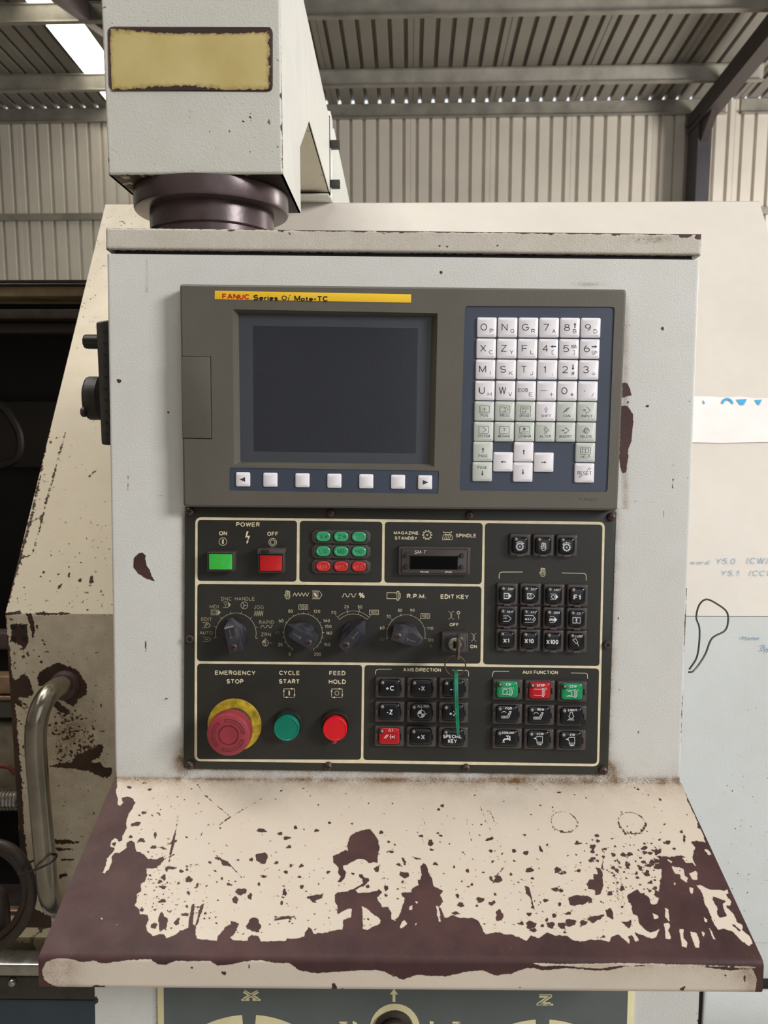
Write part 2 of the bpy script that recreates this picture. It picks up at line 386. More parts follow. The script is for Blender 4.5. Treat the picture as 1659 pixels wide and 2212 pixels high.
def field_grid(name, mat_, fr, pos, nu, nv, fn, parent, origin=None):
    P = pos(*np.meshgrid(np.linspace(0, 1, nu), np.linspace(0, 1, nv)))
    V = P.reshape(-1, 3); px, py = fr.proj(V)
    fl = fn(px, py)
    idx = np.arange(nu * nv).reshape(nv, nu)
    Fq = np.stack([idx[:-1, :-1], idx[:-1, 1:], idx[1:, 1:], idx[1:, :-1]], -1).reshape(-1, 4)
    me = bpy.data.meshes.new(name); off = np.array(parent['_o'])
    me.vertices.add(len(V)); me.vertices.foreach_set('co', (V - off).ravel())
    me.loops.add(len(Fq) * 4); me.loops.foreach_set('vertex_index', Fq.ravel())
    me.polygons.add(len(Fq)); me.polygons.foreach_set('loop_start', np.arange(0, len(Fq) * 4, 4)); me.polygons.foreach_set('loop_total', np.full(len(Fq), 4))
    me.polygons.foreach_set('use_smooth', [True] * len(Fq)); me.update(calc_edges=True)
    a = me.attributes.new('wear', 'FLOAT', 'POINT'); a.data.foreach_set('value', np.clip(fl.s, -14, 10).astype(np.float32))
    a = me.attributes.new('dirt', 'FLOAT', 'POINT'); a.data.foreach_set('value', np.clip(fl.dirt, 0, 1).astype(np.float32))
    me.materials.append(mat_); me.validate()
    o = bpy.data.objects.new(name, me); COL.objects.link(o); o.parent = parent; return o

# ------------------------------------------------------------------ letters
def EA(cx, cy, rx, ry, a0, a1, n=14): return [(cx + rx * math.cos(math.radians(a0 + (a1 - a0) * i / n)), cy + ry * math.sin(math.radians(a0 + (a1 - a0) * i / n))) for i in range(n + 1)]
GLY = {                                         # single-stroke letters, cap height 1: list of polylines
 'A': [[(0, 0), (.4, 1), (.8, 0)], [(.13, .33), (.67, .33)]], 'B': [[(0, 0), (0, 1), (.36, 1)] + EA(.36, .76, .24, .24, 90, -90) + [(0, .52)], [(.36, .52)] + EA(.38, .26, .28, .26, 90, -90) + [(0, 0)]],
 'C': [EA(.4, .5, .4, .5, 42, 318, 20)], 'D': [[(0, .0), (0, 1), (.3, 1)] + EA(.3, .5, .42, .5, 90, -90) + [(0, 0)]], 'E': [[(.62, 1), (0, 1), (0, 0), (.64, 0)], [(0, .52), (.58, .52)]], 'F': [[(.6, 1), (0, 1), (0, 0)], [(0, .5), (.52, .5)]],
 'G': [EA(.4, .5, .4, .5, 42, 300, 20) + [(.78, .2), (.78, .47), (.44, .47)]], 'H': [[(0, 0), (0, 1)], [(.7, 0), (.7, 1)], [(0, .52), (.7, .52)]], 'I': [[(0, 0), (0, 1)]], 'J': [[(.48, 1), (.48, .26)] + EA(.24, .25, .24, .25, 0, -180)],
 'K': [[(0, 0), (0, 1)], [(.66, 1), (0, .36)], [(.24, .58), (.7, 0)]], 'L': [[(0, 1), (0, 0), (.56, 0)]], 'M': [[(0, 0), (0, 1), (.42, .08), (.84, 1), (.84, 0)]], 'N': [[(0, 0), (0, 1), (.7, 0), (.7, 1)]], 'O': [EA(.43, .5, .43, .5, 0, 360, 24)],
 'P': [[(0, 0), (0, 1), (.36, 1)] + EA(.36, .73, .27, .27, 90, -90) + [(0, .46)]], 'Q': [EA(.43, .5, .43, .5, 0, 360, 24), [(.52, .26), (.84, -.04)]], 'R': [[(0, 0), (0, 1), (.38, 1)] + EA(.38, .745, .26, .255, 90, -90) + [(0, .49)], [(.36, .49), (.64, 0)]],
 'S': [EA(.33, .745, .3, .255, 25, 250, 12) + [(.45, .46)] + EA(.34, .255, .33, .255, 60, -155, 12)], 'T': [[(0, 1), (.7, 1)], [(.35, 1), (.35, 0)]], 'U': [[(0, 1), (0, .33)] + EA(.34, .33, .34, .33, 180, 360) + [(.68, 1)]], 'V': [[(0, 1), (.37, 0), (.74, 1)]],
 'W': [[(0, 1), (.26, 0), (.52, 1), (.78, 0), (1.04, 1)]], 'X': [[(0, 0), (.7, 1)], [(0, 1), (.7, 0)]], 'Y': [[(0, 1), (.36, .45), (.72, 1)], [(.36, .45), (.36, 0)]], 'Z': [[(0, 1), (.66, 1), (0, 0), (.68, 0)]],
 '0': [EA(.29, .5, .29, .5, 0, 360, 20)], '1': [[(0, .76), (.14, .82), (.25, 1), (.25, 0)]], '2': [EA(.29, .71, .28, .29, 165, -35, 12) + [(0, 0), (.6, 0)]], '3': [EA(.27, .76, .26, .24, 155, -90, 12), EA(.27, .26, .29, .26, 90, -155, 12)], '4': [[(.46, 0), (.46, 1), (0, .3), (.62, .3)]],
 '5': [[(.54, 1), (.1, 1), (.04, .5)] + EA(.27, .32, .29, .32, 125, -150, 12)], '6': [EA(.3, .31, .29, .31, 0, 360, 18), EA(.40, .40, .39, .60, 100, 185, 8)], '7': [[(0, 1), (.58, 1), (.18, 0)]], '8': [EA(.3, .76, .25, .24, 0, 360, 16), EA(.3, .26, .3, .26, 0, 360, 16)], '9': [EA(.29, .69, .29, .31, 0, 360, 18), EA(.19, .60, .39, .60, -80, 5, 8)],
 '+': [[(0, .42), (.6, .42)], [(.3, .12), (.3, .72)]], '-': [[(0, .38), (.34, .38)]], '.': [[(0, -.07), (0, .10)]], '/': [[(0, 0), (.4, 1)]], '#': [[(.12, 0), (.3, 1)], [(.42, 0), (.6, 1)], [(0, .34), (.68, .34)], [(.04, .68), (.72, .68)]],
 '%': [EA(.18, .76, .17, .22, 0, 360, 12), EA(.82, .24, .17, .22, 0, 360, 12), [(.2, 0), (.78, 1)]], '(': [EA(.35, .45, .3, .65, 120, 240, 8)], ')': [EA(-.05, .45, .3, .65, 60, -60, 8)], '?': [EA(.28, .74, .27, .26, 165, -60, 12) + [(.28, .34), (.28, .26)], [(.28, .02), (.28, .06)]],
 'a': [EA(.26, .25, .26, .25, 0, 360, 14), [(.52, .5), (.52, 0)]], 'd': [EA(.26, .26, .26, .26, 0, 360, 14), [(.52, 1), (.52, 0)]], 'e': [[(.04, .3), (.54, .3)] + EA(.29, .28, .27, .28, 10, 315, 14)], 'i': [[(0, 0), (0, .62)], [(0, .82), (0, .98)]], 'm': [[(0, 0), (0, .55)], EA(.18, .36, .18, .18, 180, 0, 8) + [(.36, 0)], EA(.54, .36, .18, .18, 180, 0, 8) + [(.72, 0)]],
 'o': [EA(.27, .27, .27, .27, 0, 360, 14)], 'r': [[(0, 0), (0, .56)], EA(.2, .34, .2, .2, 180, 70, 6)], 's': [EA(.22, .41, .2, .14, 25, 250, 8) + EA(.23, .14, .21, .14, 60, -155, 8)], 't': [[(.14, .8), (.14, .1), (.22, .0), (.34, .02)], [(0, .56), (.34, .56)]], 'w': [[(0, .56), (.18, 0), (.36, .56), (.54, 0), (.72, .56)]], 'y': [[(0, .56), (.25, .02)], [(.5, .56), (.16, -.26), (.02, -.26)]],
}
class Print:                                    # flat lettering lying on a face
    def __init__(s, fr, h, slope=.0095, lift=.00012, q=None): s.fr = fr; s.h = h + lift; s.mb = MB(); s.sl = slope; s.q = q
    def pt(s, x, y): return s.q(x, y) if s.q else tuple(s.fr.hit(x, y, s.h))
    def poly(s, pts, tri=None):
        if tri is None: tri = tessellate_polygon([[Vector((x, y, 0)) for x, y in pts]])
        s.mb.add([s.pt(x, y) for x, y in pts], tri); return s
    def stroke(s, pts, w, closed=False):
        P = np.array(pts, float); n = len(P); L = []; R_ = []
        if not closed:                          # sharp corners: separate strokes that overlap
            for i in range(1, n - 1):
                u = P[i] - P[i - 1]; v = P[i + 1] - P[i]; lu = np.linalg.norm(u); lv = np.linalg.norm(v)
                if lu > 0 and lv > 0 and (u @ v) / (lu * lv) < .25:
                    e = min(w * .42, lu * .5, lv * .5)
                    s.stroke(list(map(tuple, P[:i])) + [tuple(P[i] + u / lu * e)], w); s.stroke([tuple(P[i] - v / lv * e)] + list(map(tuple, P[i + 1:])), w); return s
        for i in range(n):
            a = P[i - 1] if (i > 0 or closed) else None; b = P[(i + 1) % n] if (i < n - 1 or closed) else None
            d1 = (P[i] - a) if a is not None else None; d2 = (b - P[i]) if b is not None else None
            if d1 is None: d1 = d2
            if d2 is None: d2 = d1
            d1 = d1 / (np.linalg.norm(d1) + 1e-9); d2 = d2 / (np.linalg.norm(d2) + 1e-9)
            n1 = np.array([-d1[1], d1[0]]); n2 = np.array([-d2[1], d2[0]]); m = n1 + n2; k = m @ m
            m = n1 * 1.0 if k < .05 else m * min(2 / k, 2.2)
            L.append(P[i] + m * w / 2); R_.append(P[i] - m * w / 2)
        V = [s.pt(*p) for p in L] + [s.pt(*p) for p in R_]
        s.mb.add(V, [(i, (i + 1) % n, n + (i + 1) % n, n + i) for i in range(n if closed else n - 1)]); return s
    def circle(s, cx, cy, r, w, a0=0, a1=360, n=28):
        full = abs(a1 - a0) >= 360; k = n if full else n + 1
        pts = [(cx + r * math.cos(math.radians(a0 + (a1 - a0) * i / n)), cy - r * math.sin(math.radians(a0 + (a1 - a0) * i / n))) for i in range(k)]
        return s.stroke(pts, w, full)
    def disc(s, cx, cy, r, n=20): return s.poly([(cx + r * math.cos(2 * math.pi * i / n), cy + r * math.sin(2 * math.pi * i / n)) for i in range(n)])
    def text(s, st, cx, cy, w, h, bold=0, shear=0.0, gap=None, lw=None):
        lw = lw or (h * .195 if bold else max(.62, h * .105)); g = gap if gap is not None else (.36 if bold else .33); x = 0; parts = []
        if gap is not None: g = gap + .16
        for c in st:
            if c == ' ': x += .34; continue
            L = GLY[c]; x0_ = min(p[0] for q in L for p in q); x1_ = max(p[0] for q in L for p in q)
            parts += [[(p[0] - x0_ + x, p[1]) for p in q] for q in L]; x += x1_ - x0_ + g
        W = max(x - g, .05); ww = max(w - lw, .1); hh = h - lw
        for q in parts:
            pts = []
            for a, b in q:
                X = cx + ((a / W - .5) * ww if W > .06 else 0) + shear * (b - .5) * hh; pts.append((X, cy + hh / 2 - b * hh + (X - cx) * s.sl))
            cl_ = len(pts) > 8 and math.hypot(pts[0][0] - pts[-1][0], pts[0][1] - pts[-1][1]) < 1e-6
            s.stroke(pts[:-1] if cl_ else pts, lw, cl_)
        return s
    def build(s, name, mat_, parent): return s.mb.build(name, mat_, parent, smooth=0, recalc=False)

# ================================================================== THE SHED
def struct(name, mb, m, parent=None, **k):
    o = mb.build(name, m, parent, **k)
    if parent is None: o['kind'] = 'structure'
    return o
def bhit(px, py, y): return BLD.hit(px, py, -y)
YW = 10.0; ZE = bhit(885, 237, YW)[2]; SL = math.tan(math.radians(4.3)); PIT = .1665
def zroof(y): return ZE + .075 + SL * (YW - y)
def root_struct(name):
    e = bpy.data.objects.new(name, None); COL.objects.link(e); e.matrix_world = BLD.W; e['kind'] = 'structure'; e['_o'] = [0., 0., 0.]; return e
def rib_profile(x0, n, overlap):               # sheet cross-section, (x, rise)
    p = []
    for k in range(n):
        a = x0 + k * PIT
        p += [(a, 0), (a + PIT - .050, 0), (a + PIT - .040, .034), (a + PIT - .012, .034), (a + PIT - .002, 0)]
        if k == 2:
            p[-4:-4] = [(a + .05, 0), (a + .053, .004), (a + .058, .004), (a + .061, 0)]
    p.append((x0 + n * PIT, 0)); return p
def sheet(name, root, x0, n, m, f, ends):      # f(x, rise, s) -> local point
    mb = MB(); p = rib_profile(x0, n, 0); A = [f(x, r, ends[0]) for x, r in p]; B = [f(x, r, ends[1]) for x, r in p]; k = len(p)
    mb.add(A + B, [(i, i + 1, k + i + 1, k + i) for i in range(k - 1)]); return mb.build(name, m, root, smooth=0, recalc=False)
x_off = bhit(1164, 300, YW)[0] - PIT * 60 + .01
wb = root_struct('wall_back')
for k in range(-10, 11):
    x0 = x_off + PIT * 60 + k * 6 * PIT
    sheet('sheet', wb, x0, 6, M['wallsheet'], lambda x, r, z: (x, YW + .004 + r * 1.2, z), (-EYE, zroof(YW) - .004))
cl = root_struct('ceiling')
skyx = bhit(130, 60, (ZE + .075 + SL * YW) / (bhit(130, 60, 1)[2] + SL))
def ceil_pt(px, py):
    d = BLD.d(px, py); t = (ZE + .075 + SL * YW) / (d[2] + SL * d[1]); return d * t
cxs = [ceil_pt(104, 60)[0], ceil_pt(159, 60)[0], ceil_pt(191, 168)[0]]
SKX0 = (cxs[0] + cxs[2]) / 2; SKW = .40
for k in range(-9, 10):
    x0 = SKX0 + SKW + k * 6 * PIT if k >= 0 else SKX0 + (k + 1) * 6 * PIT - 6 * PIT
    sheet('sheet', cl, x0, 6, M['roofsheet'], lambda x, r, y: (x, y, zroof(y) + r * 1.7), (YW + .03, -5.0))
sheet('translucent_sheet', cl, SKX0, 2, M['roofglow'], lambda x, r, y: (SKX0 + (x - SKX0) * SKW / (2 * PIT), y, zroof(y) + r * .5), (YW + .03, -5.0))
for i, (yp, yt) in enumerate([(YW - .003, 222), (9.18, 150), (7.88, 5), (6.5, 0), (5.1, 0), (3.6, 0), (2.0, 0), (.4, 0), (-1.2, 0), (-2.8, 0), (-4.4, 0)]):
    zt = zroof(yp) - (.03 if i else .006); mb = MB()
    for xs in ([(-9.4, -2.45), (-2.35, 3.93), (4.07, 9.4)] if i != 0 else [(-9.4, 3.86), (4.04, 9.4)]):
        mb.loft([[(x, yp, zt), (x, yp - (.06 if i else .02), zt), (x, yp - (.06 if i else .02), zt - .012), (x, yp - (.045 if i else .018), zt - .012), (x, yp - .012, zt - .16), (x, yp - .07, zt - .17), (x, yp - .07, zt - .18), (x, yp, zt - .18)] for x in xs])
    mb.build('purlin', M['galv'], cl)
gz = bhit(110, 468, YW - .1)[2]
struct('girt', MB().box(-9.4, 9.4, YW - .06, YW - .005, gz - .03, gz + .05), M['galv'], wb)
gz2 = bhit(1650, 450, YW - .1)[2]
# portal frame: column and rafter at the right, another behind the arm
def portal(xc):
    e = root_struct('trim_%d' % (1 if xc > 0 else 2)); e['label'] = 'dark steel column and sloping rafter of the shed frame'
    y0 = YW - .30
    MB().box(xc - .03, xc + .13, y0 - .10, YW - .05, -EYE, ZE - .25).build('column', M['column'], e)
    a = (xc + .04, YW - .05, zroof(YW) - .42); b = (xc + .04, -4.5, zroof(-4.5) - .42)
    mb = MB(); mb.loft([[(x, y, z0 + dz) for x, dz in ((xc - .04, -.02), (xc + .12, -.02), (xc + .12, .20), (xc - .04, .20))] for y, z0 in ((a[1], a[2]), (b[1], b[2]))])
    mb.build('rafter', M['rafter'], e)
    MB().box(xc - .06, xc + .16, y0 - .12, YW - .05, ZE - .28, ZE - .25).build('bearing_plate', M['column'], e)
    g = MB(); g.loft([[(xc + .0, YW - .28, ZE - .30), (xc + .08, YW - .28, ZE - .30), (xc + .08, YW - .9, ZE - .18), (xc, YW - .9, ZE - .18)], [(xc + .0, YW - .28, ZE - .62), (xc + .08, YW - .28, ZE - .62), (xc + .08, YW - .34, ZE - .60), (xc, YW - .34, ZE - .60)]]); g.build('gusset', M['rafter'], e)
    return e
xcol = bhit(1505, 340, YW - .3)[0]
portal(xcol); portal(-2.48)
p1 = bhit(120, -20, 7.2); p2 = bhit(232, 62, 8.4)
br = root_struct('trim_3'); mb = MB(); mb.beam(p1 + (p1 - p2) * 1.2, p2 + (p2 - p1) * .4, .10, .16); mb.build('diagonal_brace', M['brace'], br)
for side, xw in (('left', -9.4), ('right', 9.4)):
    e = root_struct('wall_' + side)
    for k in range(15):
        sheet('sheet', e, -4.9 + k * 6 * PIT, 6, M['wallsheet'], lambda x, r, z: (xw + (r if xw > 0 else -r), x, z), (-EYE, zroof(4)))
wf = root_struct('wall_front')
for k in range(19):
    x0 = -9.4 + k * 6 * PIT
    sheet('sheet', wf, x0, 6, M['wallsheet'], lambda x, r, z: (x, -5.0 - r, z), (2.2 if 0.5 < x0 < 4.5 else -EYE, zroof(-5.0)))
fl = root_struct('floor'); MB().box(-12, 12, -9, YW + .2, -EYE - .1, -EYE).build('slab', M['concrete'], fl)

# ================================================================== THE LATHE BEHIND
XL, XR = -.4786, .5938
YT, ZT, YB, ZB = 1.30, .3515, .905, MAC.hit(8, 1325, -.905)[2]     # slanted cover: top and bottom edge
LA = thing('lathe', 'large cream lathe with chipped guard standing behind the console', 'machine', MAC, (0, 1.4, -EYE))
nsl = np.array([0, -(ZT - ZB), (YT - YB)]); nsl = nsl / np.linalg.norm(nsl)
def slp(px, py, lift=0.0): return MAC.plane(px, py, np.array([0, YT, ZT]) + nsl * lift, nsl)
def vlow(px, py, lift=0.0): return MAC.plane(px, py, (0, YB - lift, 0), (0, -1, 0))
XS = -.36                                        # where the door leaf ends behind the console
def f_door(X, Y):
    f = Field(X, Y, -14); k, x0, y0 = .2532, 0, 1150
    T = lambda L: tr(L, 0, 1150, k)
    f.line([(8, 1325), (19, 1440), (33, 1600), (47, 1800), (60, 2000)], [3, 6, 7, 7, 9])
    f.line([(100, 960), (90, 1010), (70, 1110), (8, 1325)], [.5, 1.5, 2.5, 4])
    f.bare(T([(30, 690), (170, 665), (175, 690), (100, 705), (40, 720)])); f.bare(T([(300, 680), (440, 685), (585, 685), (600, 695), (480, 705), (310, 700)]))
    f.bare(T([(225, 690), (270, 690), (290, 780), (295, 910), (275, 915), (262, 830), (245, 760)]))
    f.bare(T([(80, 790), (150, 780), (240, 780), (235, 850), (250, 930), (205, 1000), (185, 965), (85, 930), (95, 870)]))
    f.bare(T([(345, 1190), (400, 1155), (490, 1105), (560, 1135), (640, 1160), (700, 1225), (745, 1300), (740, 1380), (665, 1430), (630, 1490), (540, 1440), (480, 1420), (430, 1300), (330, 1300), (320, 1240)]))
    f.bare(T([(80, 1230), (140, 1265), (190, 1210), (240, 1225), (270, 1300), (290, 1380), (230, 1410), (150, 1400), (200, 1500), (140, 1470), (110, 1400)]))
    f.bare(T([(430, 1460), (480, 1430), (540, 1480), (600, 1520), (570, 1555), (480, 1510)]))
    f.bare(T([(420, 1990), (560, 1960), (700, 1955), (860, 1960), (880, 2000), (950, 2010), (960, 2060), (920, 2100), (850, 2080), (760, 2040), (640, 2020), (450, 2005)]))
    f.bare(T([(630, 1900), (760, 1870), (850, 1800), (880, 1830), (860, 1900), (780, 1960), (640, 1950)]))
    f.bare(T([(150, 560), (165, 620), (150, 640)])); f.blobs(T([(95, 455, 22, 14), (125, 380, 22, 8, -.4), (30, 620, 20, 40), (100, 745, 14, 10), (780, 415, 18, 40, .1), (745, 660, 9, 9), (688, 405, 14, 10, -.5), (585, 370, 7, 18, .3), (510, 460, 20, 9, -.8), (200, 1060, 16, 12), (285, 1005, 12, 10), (120, 1030, 8, 12), (235, 1040, 14, 12), (350, 1100, 9, 10), (382, 950, 6, 10)]))
    f.line(T([(325, 0), (290, 150), (265, 190), (150, 240)]), 1.0)
    f.line(tr([(520, 1230), (430, 1560), (370, 1780), (330, 1950), (260, 2190)], 0, 600, .2713), 1.5); f.line(tr([(345, 1880), (280, 1930), (200, 1970)], 0, 600, .2713), 1.2)
    f.line(tr([(780, 1520), (680, 1610)], 0, 600, .2713), .5)
    r = np.random.default_rng(3)
    f.blobs([(155 + r.normal() * 26 + (y - 1570) * .28, y, r.uniform(1, 4.2), r.uniform(.8, 2.4), r.uniform(-.8, .2)) for y in r.uniform(1535, 1650, 190)])
    f.blobs([(r.uniform(25, 60), y, r.uniform(.8, 2.6), r.uniform(.8, 2.4)) for y in r.uniform(1395, 1700, 70)])
    f.blobs([(r.uniform(15, 235), y, r.uniform(.7, 1.6), r.uniform(.7, 1.6)) for y in r.uniform(1180, 1980, 130)])
    f.blobs([(108 + r.normal() * 6 - (y - 920) * .24, y, r.uniform(.8, 2.8), r.uniform(.6, 1.6), -.5) for y in r.uniform(920, 1230, 80)])
    K = .3672; B = lambda L: tr(L, 0, 1400, K)
    f.bare(B([(320, 1130), (380, 1125), (480, 1140), (440, 1150), (330, 1150)])); f.bare(B([(325, 1175), (410, 1175), (425, 1185), (340, 1198)])); f.bare(B([(355, 1240), (450, 1240), (440, 1250), (360, 1250)])); f.bare(B([(350, 1330), (410, 1315), (390, 1340), (345, 1360)]))
    f.bare(B([(165, 1520), (200, 1530), (300, 1580), (330, 1800), (160, 1800)]))
    f.dirt += .55 * np.exp(-((X - 150) ** 2 / 55 ** 2 + (Y - 1600) ** 2 / 70 ** 2)) + .25 * (Y > 1330)
    return f
yz = lambda t: (YB + (YT - YB) * (1 - t), ZB + (ZT - ZB) * (1 - t))
field_grid('door_panel', M['door'], MAC, lambda u, v: np.stack([XL + (XS + .06 - XL) * u, YB + (YT - YB) * (1 - v) - .0005, ZB + (ZT - ZB) * (1 - v)], -1), 90, 420, f_door, LA)
ZL = vlow(60, 2003)[2]
field_grid('door_panel', M['door'], MAC, lambda u, v: np.stack([XL + (XS + .10 - XL) * u, YB - .0005 + 0 * u, ZB + (ZL - ZB) * v], -1), 110, 330, f_door, LA)
def prism_x(x0, x1, pts): return MB().loft([[(x, y, z) for y, z in pts] for x in (x0, x1)])
prism_x(XL + .001, XL + .02, [(YT, ZT), (YB, ZB), (YB, ZL), (YB + .02, ZL), (YB + .02, ZB), (YT + .02, ZT)]).build('door_edge', M['edge'], LA)
XC = XS + .06
prism_x(XC, XR, [(YT, ZT), (YB, ZB), (YB + .03, ZB), (YT + .03, ZT)]).build('slanted_cover', M['cover'], LA)
prism_x(XL, XR, [(YT + .001, ZT - .002), (YT, ZT + .001), (YT + .3, ZT + .001), (YT + .3, ZT - .002)]).build('top_cover', M['cover'], LA)
z2035 = vlow(1630, 2036)[2]
prism_x(XS + .10, 1.2, [(YB - .001, ZB - .001), (YB - .001, z2035 + .001), (YB + .03, z2035 + .001), (YB + .03, ZB - .001)]).build('front_panel', M['lower'], LA)
prism_x(XS + .10, 1.2, [(YB + .001, z2035), (YB + .001, -1.40), (YB + .03, -1.40), (YB + .03, z2035)]).build('base_panel', M['lower'], LA)
xa = vlow(1508, 2180)[0]; zb = vlow(1600, 2207)[2]
MB().box(xa - .006, 1.2, YB - .012, YB, zb - .004, z2035 - .05).build('hatch_edge', M['void'], LA)
MB().box(xa, 1.2, YB - .016, YB - .003, zb, z2035 + .0 - .055, .002).build('hatch', M['lower'], LA)
MB().box(-.9, 1.2, YB + .04, 2.1, -EYE, -.85).build('base', M['darkin'], LA)
MB().box(XR + .001, 1.2, 1.40, 1.44, -.5, .25).build('end_cover', M['bluegrey'], LA)
# left bay seen past the door
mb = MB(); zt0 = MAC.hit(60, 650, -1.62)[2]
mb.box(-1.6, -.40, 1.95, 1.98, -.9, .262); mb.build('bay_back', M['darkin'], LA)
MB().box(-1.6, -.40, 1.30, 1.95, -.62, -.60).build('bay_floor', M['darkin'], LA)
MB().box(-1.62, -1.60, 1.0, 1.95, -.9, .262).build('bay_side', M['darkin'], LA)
def bar(name, y, p0, p1, m, th=.03, x0=-1.6, x1=-.40):
    za = MAC.hit(60, p1, -y)[2]; zb_ = MAC.hit(60, p0, -y)[2]
    return MB().box(x0, x1, y, y + th, za, zb_, .003).build(name, m, LA)
bar('top_beam', 1.50, 616, 640, M['rustbeam'], .10); bar('roof_plate', 1.48, 611, 616, M['darksteel'], .5)
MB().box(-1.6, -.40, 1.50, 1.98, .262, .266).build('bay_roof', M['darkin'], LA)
bar('guide_rail', 1.50, 667, 689, M['darksteel']); bar('lower_rail', 1.56, 698, 720, M['hose'])
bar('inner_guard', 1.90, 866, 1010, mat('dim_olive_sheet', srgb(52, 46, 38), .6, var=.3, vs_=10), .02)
bar('cross_rail', 1.25, 1368, 1404, mat('dim_brown_rail', srgb(70, 56, 56), .5)); bar('brass_guide', 1.20, 1462, 1500, M['copper']); bar('brass_guide', 1.20, 1504, 1515, M['copper'])
bar('slideway', 1.22, 1516, 1552, mat('grey_way', srgb(88, 84, 74), .5)); bar('dark_slot', 1.24, 1552, 1566, M['void'])
bar('saddle', 1.22, 1568, 1705, mat('stained_saddle_paint', srgb(120, 112, 94), .5, var=.35, vs_=30), .1)
MB().tube([MAC.hit(-40, 1652, -1.2), MAC.hit(10, 1655, -1.2), MAC.hit(22, 1658, -1.2), MAC.hit(34, 1672, -1.2)], .004, 8).build('red_brown_stain', mat('rust_stain', srgb(96, 40, 24), .5), LA)
mb = MB()
for k in range(14):
    c = MAC.hit(-60 + k * 7.6, 1727, -1.1); mb.torus(c, (0, 1, 0), (0, 0, 1), .0145, .0026, 16, 6)
mb.build('flexible_conduit', M['steel'], LA)
bar('bed_rail', 1.12, 1968, 1990, M['copper'], .015); bar('bed_rail', 1.10, 1992, 2012, M['darksteel'], .1); bar('bed_rail', 1.08, 2013, 2021, M['steel'], .1)
bar('chipped_strip', 1.02, 2024, 2074, paint('chipped_strip_paint', srgb(140, 130, 104), speck=.26, bare=srgb(62, 46, 34), bare2=srgb(36, 26, 20), sscale=60), .05, -1.6, -.30)
bar('tray_lip', .93, 2084, 2110, M['steel'], .03, -1.6, -.25)
bar('tray_rail', .935, 2111, 2160, mat('dirty_rail', srgb(66, 60, 52), .5, var=.3), .03, -1.6, -.25)
bar('tray_front', .945, 2160, 2420, M['bluegrey'], .02, -1.6, -.22)
c = MAC.hit(25, 2125, -.93)
MB().lathe(c[0], c[2], [(.0058, -.935), (.0058, -.931), (.004, -.928), (.0015, -.927)], 14).build('bolt_head', M['steel'], LA)
# tubular handle
def catmull(P, n=8):
    P = [np.array(p, float) for p in P]; P = [2 * P[0] - P[1]] + P + [2 * P[-1] - P[-2]]; out = []
    for i in range(1, len(P) - 2):
        for k in range(n):
            t = k / n; a, b, c, d = P[i - 1:i + 3]
            out.append(.5 * ((2 * b) + (c - a) * t + (2 * a - 5 * b + 4 * c - d) * t * t + (3 * b - a - 3 * c + d) * t ** 3))
    out.append(P[-2]); return out
MB().tube(catmull([MAC.hit(a, b, -1.7) for a, b in ((-20, 860), (15, 890), (42, 940), (36, 990), (-10, 1010))]), .009, 8).build('bay_cable', M['rubber'], LA)
hp = [vlow(142, 1478), MAC.hit(128, 1482, -0.872), MAC.hit(102, 1504, -0.842), MAC.hit(83, 1545, -0.829), MAC.hit(77, 1605, -0.827), MAC.hit(86, 1730, -0.827), MAC.hit(97, 1850, -0.827), MAC.hit(103, 1915, -0.831), MAC.hit(113, 1950, -0.852), vlow(133, 1966)]
MB().tube(catmull(hp), .0119, 20).build('door_handle', M['chrome'], LA)
mb = MB(); mb.lathe(hp[0][0], hp[0][2], [(.018, -YB), (.018, -YB + .004), (.0165, -YB + .006), (.0165, -YB + .012), (.014, -YB + .013)], 28); mb.build('handle_collar', M['edge'], LA)
for x, y in ((30, 1354), (50, 1354), (31, 1380), (53, 1380)):
    c = vlow(x, y); MB().lathe(c[0], c[2], [(.0028, -YB + .0002), (.0028, -YB + .0009)], 14).build('screw_hole', M['void'], LA)
# sticker strip with blue print, pen notes
S = Print(MAC, 0, q=lambda x, y: tuple(slp(x, y, .0012)))
S.poly([(1470, 857), (1530, 856), (1570, 859), (1600, 856), (1630, 860), (1700, 859), (1700, 954), (1640, 955), (1560, 957), (1470, 955)]); S.build('torn_sticker', M['pink'], LA)
S = Print(MAC, 0, q=lambda x, y: tuple(slp(x, y, .0022)))
S.poly([(1518, 863), (1523, 870), (1519, 874)]); S.circle(1571, 873, 11, 5, 5, 175); S.poly([(1590, 863), (1613, 862), (1607, 874), (1599, 875)]); S.poly([(1630, 864), (1646, 863), (1640, 874), (1637, 875)]); S.build('sticker_print', M['blue'], LA)
S = Print(MAC, 0, q=lambda x, y: tuple(slp(x, y, .0012)))
for t_, x, y, w, h in (('ward', 1512, 1214, 40, 10), ('Y5.0', 1568, 1212, 42, 12), ('(CW)', 1637, 1211, 46, 13), ('Y5.1', 1577, 1238, 38, 12), ('(CCW)', 1650, 1238, 60, 12)):
    S.text(t_, x, y, w, h, 0, .25)
S.build('pen_note', M['penblue'], LA)
S = Print(MAC, 0, q=lambda x, y: tuple(vlow(x, y, .003)))
S.text('Home', 1622, 1378, 38, 9, 0, .3); S.text('3y', 1653, 1400, 20, 13, 0, .2); S.build('pen_note', M['penmid'], LA)

